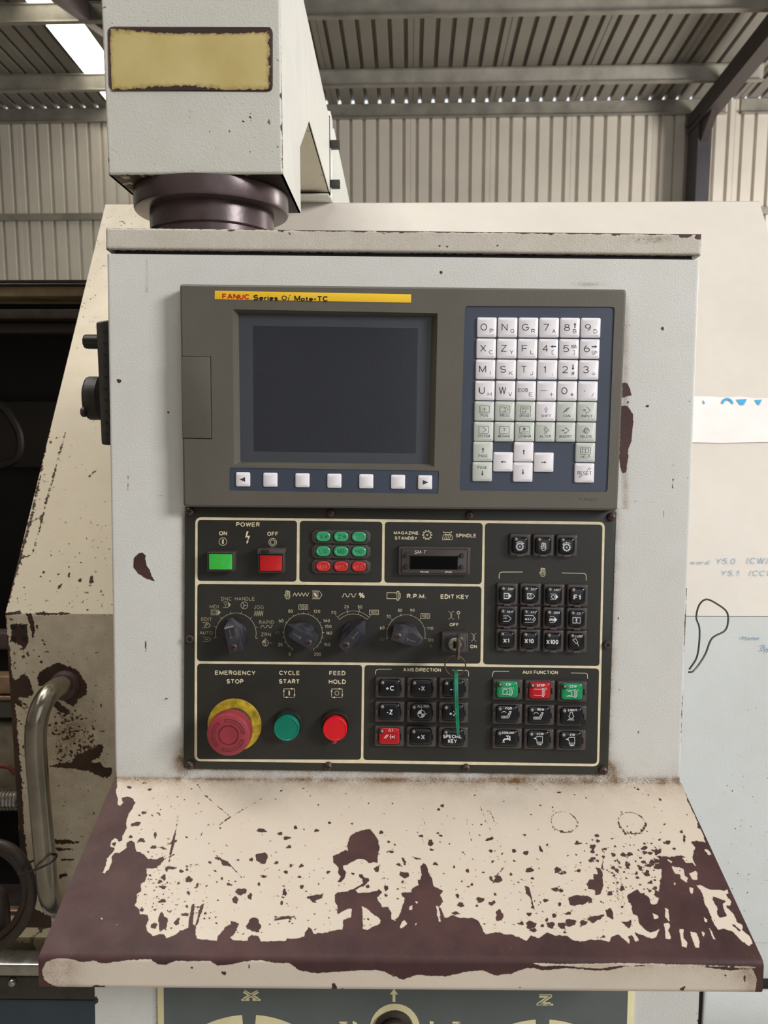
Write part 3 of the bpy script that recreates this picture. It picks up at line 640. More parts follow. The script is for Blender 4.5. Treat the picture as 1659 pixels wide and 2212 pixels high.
# hose coil tied to the door handle
HO = thing('hose', 'dark dirty rubber hose looped and hanging beside the tubular door handle', 'hose', MAC, MAC.hit(20, 2040, -.92))
def arc_px(P, y, fr=MAC): return catmull([fr.hit(a, b, -y) for a, b in P], 8)
mb = MB(); mb.tube(arc_px([(-100, 1942), (-88, 1880), (-60, 1850), (-20, 1832), (10, 1840), (40, 1868), (57, 1910), (52, 1960), (25, 2005), (-15, 2030), (-60, 2030), (-95, 1990), (-100, 1942)], .872), .0062, 12); mb.build('hose_loop', M['hose'], HO)
mb = MB(); mb.tube(arc_px([(-112, 1942), (-98, 1862), (-60, 1828), (-10, 1822), (28, 1836), (55, 1870), (70, 1920), (60, 1975), (32, 2018), (-10, 2048), (-60, 2052), (-105, 2010), (-112, 1942)], .862), .0058, 12); mb.build('hose_loop', M['hose'], HO)
mb = MB(); mb.tube(arc_px([(-50, 1940), (-10, 1928), (3, 1950), (5, 2010), (-20, 2040)], .89), .009, 12); mb.build('hose_loop', M['hose'], HO)
ZT_ = thing('cable_tie', 'thin black cable tie around the tubular handle and the hose', 'tie', MAC, MAC.hit(80, 1880, -.86))
mb = MB(); mb.tube(catmull([MAC.hit(a, b, -y) for a, b, y in ((40, 1888, 0.852), (60, 1884, 0.813), (92, 1872, 0.809), (116, 1858, 0.815), (122, 1846, 0.827), (110, 1846, 0.844), (75, 1858, 0.847), (52, 1870, 0.857), (40, 1888, 0.852))], 6), .0014, 8); mb.build('strap', M['rubber'], ZT_)

# ================================================================== THE SUPPORT ARM
AR = thing('support_arm', 'cream box-section arm with a yellowed blank label holding up the console', 'arm', MAC, (-.1, .8, .28))
YA = .74; XA0 = MAC.hit(233.5, 375, -YA)[0]; XA1 = MAC.hit(611, 378, -YA)[0]; ZA = MAC.hit(420, 376, -YA)[2]
YA2 = MAC.atz(650, 460, ZA)[1]; ZTOP = ZA + .32
def pt_side(px, py): return MAC.atx(px, py, XA1)
zc1 = pt_side(652, 330); zc2 = pt_side(668, 258); zc3 = pt_side(712, 415); ztop = pt_side(715, 272)
YE = zc3[1] + .004; ZBM = (zc2[2] + zc3[2]) / 2; ZTB = ztop[2]
side = [(YA, ZA), (YA2, ZA), (YA2, zc1[2]), (zc2[1], ZBM), (YE, ZBM), (YE, ZTB), (YA, ZTB)]
def f_arm(X, Y):
    f = Field(X, Y, -14)
    f.line([(236, 376), (420, 379), (612, 380)], [1.4, 1.0, 1.6]); f.line([(217, 30), (233, 375)], .3); f.line([(607, 0), (611, 378)], [.6, 1.2])
    f.blobs([(607, 206, 3, 5), (609, 275, 3, 7), (610, 345, 2.5, 5), (233, 345, 2, 6), (475, 340, 1, 1.6)])
    return f
RA = .002
def arm_front(u, v):
    x = XA0 + (XA1 - XA0) * u; z = ZTB + (ZA - ZTB) * v; d = np.minimum(np.minimum(x - XA0, XA1 - x), z - ZA)
    y = YA + np.where(d < RA, RA - np.sqrt(np.maximum(0, RA ** 2 - (RA - np.minimum(d, RA)) ** 2)), 0); return np.stack([x, y, z], -1)
field_grid('front_plate', M['arm'], MAC, arm_front, 160, 200, f_arm, AR)
poly3 = tessellate_polygon([[Vector((y, z, 0)) for y, z in side]])
sideC = [(max(y, YA + RA), z) for y, z in side]; prism_x(XA1 - .0025, XA1, sideC).build('side_plate', M['arm_lit'], AR, smooth=0)
prism_x(XA0, XA0 + .0025, sideC).build('side_plate', M['arm_lit'], AR, smooth=0)
mb = MB(); mb.add([(x, y, z) for x in (XA0 + .001, XA1 - .001) for y, z in side[1:6]], [(i, i + 1, i + 6, i + 5) for i in range(4)]); mb.add([(XA0, YA, ZTB), (XA1, YA, ZTB), (XA1, YE, ZTB), (XA0, YE, ZTB)], [(0, 1, 2, 3)]); mb.build('inner_plate', paint('arm_inner_paint', srgb(222, 216, 196), speck=.06, sscale=160, bare=srgb(70, 60, 30)), AR, smooth=0)
def f_und(X, Y):
    f = Field(X, Y, -3); f.s += 5 * np.exp(-((X - 600) / 60) ** 2) + 3; return f
field_grid('underside', M['under'], MAC, lambda u, v: np.stack([XA0 + (XA1 - XA0) * u, YA + RA + (YA2 - YA - RA) * v, ZA + 0 * u], -1), 60, 50, f_und, AR)
# label recess
lq = rpoly([(232, 57), (589, 58), (589, 198), (235, 195)], 14, 4)
mb = MB(); L = loc(MAC, lq, -YA + .0008); slab(mb, L, -YA - .001, -YA + .0006); mb.build('label_edge', M['edge'], AR)
lab_poly = [(232, 57), (589, 58), (589, 198), (235, 195)]
def f_lab(X, Y):
    f = Field(X, Y, -14); d = sd_poly(X, Y, lab_poly)
    f.s = 7.5 - d
    f.s += 15 * np.exp(-((Y - 60) / 16) ** 2) * np.exp(-((X - 440) / 130) ** 4) - 4 * np.exp(-((X - 245) / 12) ** 2) * (Y > 80)
    f.s += 8 * np.exp(-((Y - 196) / 12) ** 2 - ((X - 400) / 50) ** 2) - 5 * np.exp(-((X - 500) / 55) ** 2 - ((Y - 195) / 12) ** 2) - 6 * np.exp(-((X - 275) / 25) ** 2 - ((Y - 190) / 14) ** 2)
    return f
a0 = MAC.hit(236, 61, -YA + .0012); a1 = MAC.hit(586, 194, -YA + .0012)
field_grid('faded_label', M['residue'], MAC, lambda u, v: np.stack([a0[0] + (a1[0] - a0[0]) * u, 0 * u + YA - .0012, a0[2] + (a1[2] - a0[2]) * v], -1), 180, 80, f_lab, AR)
# swivel: big flange, neck, seat
xc_ = (XA0 + XA1) / 2 + .001; yc_ = (YA + YA2) / 2 + .004
def vlathe(mb, x, y, prof, n=64):
    return mb.loft([[(x + r * math.cos(2 * math.pi * i / n), y + r * math.sin(2 * math.pi * i / n), z) for i in range(n)] for r, z in prof])
zf = MAC.atz
def z_at(px, py, y): return MAC.hit(px, py, -y)[2]
R1 = (MAC.hit(624, 430, -yc_)[0] - MAC.hit(294, 430, -yc_)[0]) / 2 * .985; R2 = (MAC.hit(593, 470, -yc_)[0] - MAC.hit(328, 470, -yc_)[0]) / 2 * .985
xc_ = (MAC.hit(624, 430, -yc_)[0] + MAC.hit(294, 430, -yc_)[0]) / 2
zfb = z_at(459, 418, yc_ - R1); zlid = None
mb = MB(); vlathe(mb, xc_, yc_, [(R1, ZA - .0005), (R1, zfb + .003), (R1 - .001, zfb + .0008), (R1 - .003, zfb), (R2, zfb)]); mb.build('swivel_flange', M['iron'], AR)
zn = z_at(459, 475, yc_ - R2)
mb = MB(); vlathe(mb, xc_, yc_, [(R2, zfb), (R2, zn + .001), (R2 - .001, zn), (R2 - .004, zn)]); mb.build('swivel_neck', M['iron'], AR)
mb = MB(); vlathe(mb, xc_, yc_, [(R2 - .003, zn + .001), (R2 - .003, zn - .030)]); mb.build('swivel_seat', M['iron'], AR)
# rear mounting plate with bolts
MB().box(XA0 - .005, XA1 + .001, YE, YE + .003, ZBM - .004, ZTB + .003).build('mounting_gasket', M['void'], AR)
zmb = ZT + .0015
MB().box(XA0 - .03, XA1 + .002, YE + .003, YE + .045, zmb, ZTB + .012, .002).build('mounting_plate', M['arm_lit'], AR)
MB().box(XA0 - .03, XA1 - .001, YE - .012, YE + .003, zmb, ZBM - .005, .002).build('mounting_foot', M['arm_lit'], AR)
mb = MB(); mb.hexa([(XA1 - .06, YE + .045, zmb), (XA1 + .03, YE + .045, zmb), (XA1 + .03, YE + .06, zmb), (XA1 - .06, YE + .06, zmb), (XA1 - .06, YE + .045, ZTB), (XA1 + .004, YE + .045, ZTB), (XA1 + .004, YE + .06, ZTB), (XA1 - .06, YE + .06, ZTB)]); mb.build('gusset_plate', M['arm_lit'], AR)
for py in (315, 400):
    c = MAC.hit(724, py, -(YE + .012))
    MB().box(XA1 + .001, XA1 + .016, YE + .002, YE + .014, c[2] - .006, c[2] + .006, .001).build('bolt', M['rubber'], AR)

# ================================================================== THE CONSOLE
HW, HZ = .2675, .2434
CO = thing('control_console', 'cream machine console cabinet with dark bare metal showing through its chipped palm shelf', 'console', CON, (0, .1, -.55))
def f_face(X, Y):
    f = Field(X, Y, -14)
    f.bare(tr([(1150, 210), (1180, 180), (1215, 170), (1245, 205), (1240, 230), (1255, 290), (1275, 320), (1290, 360), (1315, 412), (1260, 400), (1215, 375), (1165, 340), (1140, 300), (1140, 240)], 0, 1150, .2532))
    k = .339
    f.bare(tr([(190, 1108), (225, 1115), (240, 1150), (250, 1190), (190, 1210)], 1280, 450, k)); f.bare(tr([(180, 1258), (225, 1262), (258, 1310), (262, 1360), (250, 1440), (250, 1480), (228, 1530), (225, 1600), (215, 1685), (190, 1690), (170, 1600)], 1280, 450, k))
    f.line([(1511, 690), (1506, 770)], 1.4); f.line([(1503.5, 830), (1501, 850)], 1.0)
    c7 = lambda L: tr(L, 1280, 1100, .2713)
    f.line(c7([(757, 635), (752, 720)]), [2.6, 2.2]); f.line(c7([(748, 755), (738, 900), (735, 1300)]), [.8, 1.4, 1.0]); f.line(c7([(725, 1440), (718, 1620), (712, 1850)]), [1.5, 2.6, 1.5]); f.line(c7([(778, 150), (768, 285)]), 1.2)
    f.line([(231, 680), (233, 800), (236, 960)], [.8, .2, .3]); f.line([(240, 1580), (243, 1640), (248, 1682)], [.6, 1.8, 4]); f.bare([(236, 1316), (242, 1316), (242, 1341), (236, 1341)])
    f.blobs([(257.5, 823, 5, 4.2, .4), (363.5, 891, 2.1, 2.1), (364, 822, 1.2, 1.2), (953, 589, 3.4, 4), (1431, 709.5, 3.2, 3.2), (1398.7, 877, 3, 2.6), (1490, 866.4, 2.4, 2.2), (1360, 701, 1.8, 2.8), (1352.6, 1405.7, 2, 1.6), (1379, 1582, 1.3, 2.8), (1338, 1489, 1, 1.6), (1336, 1335, 1, 4.5, -.3), (359.5, 1509, 6, 1.5, -.4), (315, 1395, 1, 8), (1356.5, 869.5, 3, 2.4), (1454, 1036, 1.5, 2), (1434, 1112, .8, 4), (1487, 1032, 1.2, 1.2)])
    f.line(tr([(1020, 1440), (1022, 1580), (1020, 1700)], 0, 600, .2713), [.2, .8, .9]); f.line(tr([(1250, 1738), (1400, 1743)], 0, 600, .2713), .5); f.line([(1454, 1000), (1453, 1060)], .3); f.line([(1345, 1082), (1415, 1085)], .3)
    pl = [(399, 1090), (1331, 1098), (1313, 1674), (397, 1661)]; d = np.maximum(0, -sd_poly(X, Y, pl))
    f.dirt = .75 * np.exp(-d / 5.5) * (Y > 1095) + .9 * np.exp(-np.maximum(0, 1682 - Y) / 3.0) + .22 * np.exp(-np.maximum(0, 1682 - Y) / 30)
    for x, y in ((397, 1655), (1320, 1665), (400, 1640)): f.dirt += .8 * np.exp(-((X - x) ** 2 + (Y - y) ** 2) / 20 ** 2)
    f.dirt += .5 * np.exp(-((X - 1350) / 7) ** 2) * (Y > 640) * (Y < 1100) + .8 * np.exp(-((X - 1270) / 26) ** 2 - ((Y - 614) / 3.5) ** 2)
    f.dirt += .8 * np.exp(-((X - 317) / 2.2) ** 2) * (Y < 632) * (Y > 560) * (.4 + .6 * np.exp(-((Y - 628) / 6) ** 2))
    return f
RF = .0022
def con_front(u, v):
    x = -HW + 2 * HW * u; z = .2412 - (.2412 + HZ) * v; d = np.minimum(x + HW, HW - x)
    y = np.where(d < RF, RF - np.sqrt(np.maximum(0, RF ** 2 - (RF - np.minimum(d, RF)) ** 2)), 0); return np.stack([x, y, z], -1)
field_grid('front_panel', M['face'], CON, con_front, 430, 380, f_face, CO)
MB().loft([[(-HW, y, -.3335 if y < 1 else 0), (HW, y, -.3335), (HW, y, .2412), (-HW, y, .2412)] for y in (RF, .185)], cap0=False).build('cabinet', M['housing'], CO, smooth=0)
MB().box(-HW + .006, HW - .006, .004, .175, .2405, .2455).build('lid_gap', M['void'], CO)
def f_lid(X, Y):
    f = Field(X, Y, -14)
    yt = 492.5 + (X - 230) * .0101
    f.s = np.maximum(f.s, np.where(X > 600, 2.2 + 1.2 * np.sin(X / 31) * np.sin(X / 13), .6) - (Y - yt))
    f.blobs([(500, 497, 8, 2.5), (607, 496, 7, 3.5, .8), (780, 499, 10, 3), (868, 500, 7, 4), (1190, 503, 9, 4), (1330, 505, 12, 4), (1480, 508, 12, 5), (1510, 510, 8, 8), (1412, 532, 1.5, 2.5), (626, 505, 1.2, 2.6, -.5), (1075, 530, 2, 2.5), (967, 532, 2.4, 2), (950, 531, 2, 1.5), (830, 505, 2, 1)])
    f.line([(1515.5, 510), (1515, 545)], 1.2); f.line([(231, 495), (231, 535)], .6); f.line([(232, 538), (240, 545), (280, 545)], [1.5, 1, .3])
    f.dirt = .75 * np.exp(-((X - 1400) / 45) ** 2 - ((Y - 517 + (X - 1400) * .05) / 7) ** 2) + .65 * np.exp(-np.abs(Y - (543 + (X - 230) * .0109)) / 3.5) + .12
    return f
def lid_front(u, v):
    x = -HW - .0003 + (2 * HW + .0006) * u; z = .2640 - (.2640 - .2450) * v; d = np.minimum(np.minimum(x + HW + .0003, HW + .0003 - x), np.minimum(.2640 - z, z - .2450))
    R0 = .0022; y = -.0016 + np.where(d < R0, R0 - np.sqrt(np.maximum(0, R0 ** 2 - (R0 - np.minimum(d, R0)) ** 2)), 0); return np.stack([x, y, z], -1)
field_grid('lid_front', M['lid'], CON, lid_front, 460, 26, f_lid, CO)
MB().loft([[(-HW - .0003, y, .2450), (HW + .0003, y, .2450), (HW + .0003, y, .2640), (-HW - .0003, y, .2640)] for y in (.0006, .19)], cap0=False).build('lid', M['lid'], CO, smooth=0)

# palm shelf
K1 = .27728; K3 = .34901
S1 = lambda L: tr(L, 200, 1650, K1)
S2 = lambda L: tr(L, 640, 1650, K1)
S3 = lambda L: tr(L, 1080, 1650, K3)
edgeA = S1([(190, 40), (190, 185), (183, 200), (185, 240), (200, 280), (190, 320), (215, 325), (240, 305), (225, 265), (270, 258), (315, 270), (328, 300), (310, 350), (275, 395), (262, 450), (265, 510), (235, 560), (230, 600), (205, 605), (175, 575), (150, 600), (140, 640), (170, 660), (150, 700), (110, 740), (105, 790), (75, 850), (95, 855), (125, 820), (150, 770), (150, 720), (180, 690), (205, 700), (265, 650), (265, 610), (305, 597), (328, 615), (335, 680), (400, 705), (430, 740), (500, 745), (550, 725), (555, 745), (530, 790), (470, 815), (420, 815), (425, 870), (410, 920), (378, 935), (378, 990), (345, 1015), (345, 1075), (325, 1108), (360, 1125), (370, 1175), (430, 1175), (440, 1215), (418, 1260), (425, 1300), (465, 1340), (550, 1325), (575, 1360), (640, 1330), (740, 1280), (760, 1170), (775, 1090), (795, 1090), (790, 1160), (780, 1250), (800, 1260), (815, 1200), (845, 1100), (870, 1085), (860, 1130), (830, 1210), (800, 1300), (812, 1365), (870, 1370), (965, 1380), (985, 1330), (1020, 1300), (1030, 1270), (1080, 1250), (1075, 1225), (1100, 1230), (1145, 1245), (1120, 1290), (1110, 1320), (1075, 1355), (1090, 1375), (1200, 1385), (1215, 1350), (1245, 1335), (1290, 1340), (1310, 1385), (1400, 1380), (1500, 1380), (1510, 1360), (1580, 1360)])
edgeB = S2([(0, 1362), (60, 1350), (70, 1310), (95, 1275), (120, 1285), (140, 1325), (240, 1315), (300, 1295), (360, 1290), (370, 1215), (430, 1195), (435, 1125), (400, 1130), (330, 1170), (315, 1165), (325, 1110), (300, 1070), (298, 1020), (320, 1000), (400, 995), (470, 960), (520, 930), (515, 900), (485, 875), (490, 855), (520, 870), (530, 888), (565, 890), (565, 910), (540, 945), (480, 970), (460, 985), (480, 1005), (560, 1005), (610, 990), (665, 990), (660, 1010), (625, 1045), (655, 1090), (665, 1115), (715, 1115), (745, 1160), (740, 1210), (775, 1225), (800, 1180), (820, 1140), (840, 1080), (845, 1045), (820, 1030), (820, 1005), (895, 1000), (905, 970), (955, 945), (945, 905), (970, 905), (975, 860), (970, 800), (990, 775), (1010, 790), (1035, 860), (1060, 890), (1070, 950), (1110, 970), (1140, 990), (1120, 1020), (1150, 1075), (1115, 1110), (1140, 1150), (1155, 1200), (1190, 1195), (1210, 1180), (1290, 1200), (1380, 1200), (1420, 1225), (1445, 1280), (1475, 1330), (1510, 1320), (1560, 1315), (1640, 1330)])
edgeC = S3([(60, 1055), (120, 1075), (165, 1095), (190, 1060), (240, 1080), (290, 1045), (340, 1060), (420, 1065), (450, 1090), (520, 1100), (560, 1085), (620, 1090), (680, 1105), (690, 1070), (730, 1055), (760, 1080), (800, 1115), (805, 1090), (790, 1065), (820, 1060), (840, 1100), (860, 1095), (830, 1040), (880, 1060), (940, 1085), (970, 1070), (985, 1025), (950, 1040), (930, 1045), (890, 1020), (865, 990), (850, 940), (820, 930), (815, 870), (795, 850), (785, 815), (850, 775), (870, 800), (920, 825), (935, 870), (970, 875), (985, 830), (960, 820), (960, 780), (985, 795), (990, 740), (1000, 700), (1000, 650), (975, 655), (950, 645), (955, 632), (985, 628), (990, 595), (1005, 568), (1060, 575), (1120, 565), (1150, 578), (1130, 585), (1150, 615), (1190, 615), (1215, 635), (1195, 590), (1200, 540), (1210, 520), (1180, 485), (1210, 475), (1270, 485), (1260, 440), (1240, 400), (1225, 395), (1225, 360), (1190, 290), (1165, 240), (1150, 180), (1122, 130), (1117, 60)])
islands = [S3(q) for q in (
    [(1215, 750), (1240, 750), (1300, 780), (1390, 785), (1410, 775), (1415, 800), (1400, 810), (1430, 850), (1430, 880), (1400, 880), (1450, 930), (1470, 980), (1500, 1000), (1500, 1030), (1545, 1065), (1565, 1115), (1540, 1125), (1500, 1100), (1440, 1040), (1385, 1020), (1350, 1030), (1320, 990), (1300, 920), (1265, 860), (1255, 800)],
    [(1260, 530), (1290, 530), (1307, 560), (1290, 565)], [(1065, 635), (1085, 640), (1110, 640), (1140, 655), (1145, 690), (1165, 710), (1160, 735), (1140, 730), (1115, 710), (1115, 685), (1080, 680)],
    [(1170, 680), (1215, 660), (1222, 675), (1220, 715), (1190, 715)], [(1040, 593), (1065, 605), (1062, 617)], [(1072, 722), (1092, 745), (1080, 752)], [(1173, 762), (1197, 770), (1192, 808), (1176, 795)],
    [(1022, 893), (1045, 900), (1048, 972), (1022, 950)], [(1015, 990), (1045, 985), (1050, 1010), (1040, 1030), (1060, 1070), (1055, 1085), (1020, 1085), (1025, 1040)], [(946, 926), (977, 940), (982, 957), (953, 957)],
    [(1110, 1022), (1135, 1025), (1135, 1075), (1160, 1100), (1155, 1138), (1125, 1135), (1120, 1080)], [(1180, 1040), (1215, 1045), (1235, 1100), (1235, 1143), (1210, 1135), (1190, 1080)],
    [(1262, 948), (1285, 963), (1282, 982), (1268, 975)], [(1252, 1038), (1270, 1045), (1264, 1078), (1254, 1065)], [(1290, 1008), (1315, 1040), (1335, 1087), (1322, 1090)])] + [S2(q) for q in (
    [(510, 1110), (550, 1120), (580, 1160), (660, 1215), (655, 1245), (600, 1265), (560, 1295), (520, 1285), (515, 1200)], [(878, 1108), (908, 1103), (902, 1132), (876, 1142)], [(840, 1213), (864, 1245), (815, 1289), (806, 1270)], [(932, 1228), (945, 1245), (923, 1265)],
    [(1086, 1103), (1112, 1120), (1128, 1230), (1108, 1228)], [(928, 1073), (948, 1078), (940, 1090)])] + [[(217, 1982), (222, 1984), (220, 1986)], [(250, 1995), (254, 1997), (252, 1999)]]
bare_polys = [S2([(410, 700), (398, 625), (425, 555), (480, 525), (570, 507), (610, 545), (640, 590), (640, 625), (652, 655), (635, 700), (635, 770), (600, 765), (570, 775), (530, 745), (480, 740), (440, 765), (400, 785), (365, 795), (365, 825), (390, 850), (380, 890), (350, 925), (320, 920), (345, 880), (325, 850), (330, 810), (290, 765), (285, 720), (330, 700), (380, 675), (410, 690)]),
    S2([(83, 1035), (110, 1027), (160, 1020), (203, 1020), (203, 1045), (160, 1060), (130, 1080), (110, 1055), (85, 1050)]),
    S3([(590, 640), (620, 645), (635, 670), (638, 760), (620, 812), (600, 812), (580, 780), (550, 775), (535, 745), (555, 715), (580, 715), (575, 680), (605, 680)]),
    S3([(1315, 820), (1345, 825), (1375, 840), (1405, 845), (1380, 870), (1385, 900), (1405, 940), (1360, 955), (1345, 930), (1345, 890), (1320, 850)]),
    S3([(750, 978), (790, 978), (812, 965), (812, 1000), (800, 1020), (785, 1005)]), S3([(1435, 995), (1450, 992), (1495, 1035), (1485, 1040)]),
    S1([(960, 710), (1010, 745), (1050, 760), (1085, 805), (1050, 795), (1010, 790), (1005, 760)]), S2([(1470, 600), (1490, 580), (1530, 570), (1537, 585), (1500, 600)]), S3([(115, 793), (160, 800), (150, 750), (180, 765), (190, 800), (205, 860), (215, 905), (190, 890), (160, 885), (200, 880), (185, 820), (165, 805)])]
blobs = S1([(340, 468, 35, 15, -.2), (487, 552, 11, 22), (380, 595, 26, 18), (478, 650, 22, 11), (540, 655, 34, 6, .3), (605, 812, 40, 13), (555, 885, 17, 22, .5), (525, 918, 22, 12, -.5), (550, 960, 27, 13), (750, 902, 27, 23), (672, 932, 13, 11), (688, 836, 15, 13), (748, 1005, 13, 15), (545, 1068, 30, 12, -.3), (385, 1138, 17, 13), (545, 1232, 34, 70), (478, 1260, 26, 20, -.5), (660, 1230, 16, 28, .5), (720, 1174, 30, 13), (735, 1110, 13, 15), (880, 1165, 11, 13), (872, 1205, 11, 11), (908, 1200, 9, 10), (1255, 1253, 53, 52), (1112, 1062, 22, 26), (1155, 995, 40, 26), (1227, 1032, 15, 23), (1060, 938, 17, 11), (1320, 732, 47, 42), (1237, 745, 15, 13), (1315, 520, 36, 16), (1465, 545, 22, 13), (1582, 497, 15, 13), (1515, 577, 28, 13), (1530, 648, 19, 13, -.3), (1335, 877, 24, 10), (1432, 770, 14, 10, -.3), (1545, 792, 10, 11), (1508, 845, 13, 10), (1628, 957, 15, 15), (1495, 1003, 17, 27), (1472, 1080, 11, 19), (1495, 1200, 68, 13, -.15), (1295, 938, 10, 12), (397, 383, 13, 10), (355, 130, 21, 5, -.1), (400, 150, 19, 6, -.1), (286, 183, 13, 10), (447, 200, 14, 8, -.4), (733, 571, 12, 8), (165, 624, 18, 13), (295, 568, 17, 11), (845, 560, 6, 21, .4), (815, 945, 8, 18, .3), (800, 965, 10, 8), (1532, 1230, 9, 10), (950, 680, 9, 5), (612, 1280, 9, 7), (367, 400, 7, 6), (465, 402, 5, 10, -.6), (509, 383, 12, 4), (474, 267, 9, 5, -.5), (1175, 1325, 9, 7)]) + \
    S2([(158, 518, 19, 12), (262, 460, 12, 8), (663, 534, 18, 14), (975, 563, 18, 11), (1046, 617, 18, 25), (1053, 668, 16, 9), (1137, 327, 14, 11), (1110, 355, 11, 11), (1105, 542, 12, 9), (1127, 561, 14, 9), (722, 607, 13, 9), (740, 685, 20, 9, .2), (627, 820, 21, 21), (843, 865, 36, 21, .2), (700, 967, 17, 19), (250, 843, 17, 11), (1083, 778, 15, 11), (1228, 802, 12, 12), (1335, 833, 15, 15), (1512, 678, 21, 13), (1572, 898, 29, 27), (1515, 888, 11, 15), (1433, 1060, 33, 23), (1525, 1085, 30, 16, -.3), (1583, 1180, 30, 43), (1282, 1098, 25, 19), (1245, 1163, 31, 11), (1257, 1030, 11, 16, -.4), (935, 735, 32, 7, .25), (838, 755, 7, 26, -.6), (800, 787, 20, 9, .4), (40, 795, 15, 13), (25, 880, 15, 10), (40, 957, 17, 15), (555, 955, 15, 11), (443, 857, 13, 9), (1408, 1108, 11, 10), (1192, 622, 9, 8), (1122, 610, 8, 7), (433, 465, 10, 7), (685, 890, 8, 8), (714, 894, 9, 9), (828, 918, 11, 7), (1292, 915, 9, 8), (1368, 940, 8, 12, .3), (1340, 958, 9, 5), (790, 975, 11, 5), (700, 1025, 9, 8), (560, 1210, 8, 8), (580, 1255, 8, 6), (575, 1215, 6, 6), (1460, 845, 10, 5)]) + \
    S3([(480, 490, 19, 13), (575, 513, 19, 14), (598, 441, 11, 7), (606, 480, 12, 9), (648, 528, 18, 8), (575, 587, 15, 9), (640, 575, 11, 12), (182, 658, 22, 14), (355, 658, 20, 19), (383, 677, 15, 9), (87, 540, 12, 10), (252, 527, 8, 22, -.4), (340, 777, 21, 12), (380, 785, 15, 11), (485, 845, 64, 30), (545, 835, 34, 15, .5), (68, 683, 9, 9), (200, 709, 12, 7), (282, 848, 16, 11), (337, 938, 14, 14), (180, 932, 18, 11), (192, 995, 33, 25), (205, 1030, 22, 12), (315, 998, 24, 20), (383, 1000, 24, 18), (437, 982, 34, 21), (517, 985, 21, 14), (590, 958, 48, 19, -.3), (680, 927, 20, 32, -.5), (420, 925, 36, 8, -.2), (757, 772, 15, 15), (790, 627, 20, 12), (762, 562, 14, 11), (800, 562, 14, 11), (910, 678, 18, 20), (975, 545, 22, 18), (1042, 487, 15, 12), (885, 607, 14, 8), (918, 630, 17, 9), (870, 650, 13, 12), (723, 660, 12, 11), (682, 803, 14, 12), (1140, 470, 7, 28), (403, 1043, 15, 9), (757, 886, 10, 9), (152, 441, 13, 5), (365, 177, 14, 5), (855, 158, 8, 6), (850, 432, 20, 5), (810, 425, 9, 9), (993, 223, 9, 5, .4), (1017, 375, 7, 7), (1080, 525, 10, 7), (930, 552, 14, 8), (370, 868, 11, 13), (290, 965, 9, 9), (262, 1003, 12, 10), (135, 988, 12, 12), (640, 1070, 14, 8), (640, 1028, 7, 7), (975, 628, 14, 10), (970, 602, 15, 12), (325, 270, 6, 5), (695, 462, 14, 4), (1125, 420, 7, 10, -.5), (250, 855, 7, 7), (640, 655, 6, 8)])
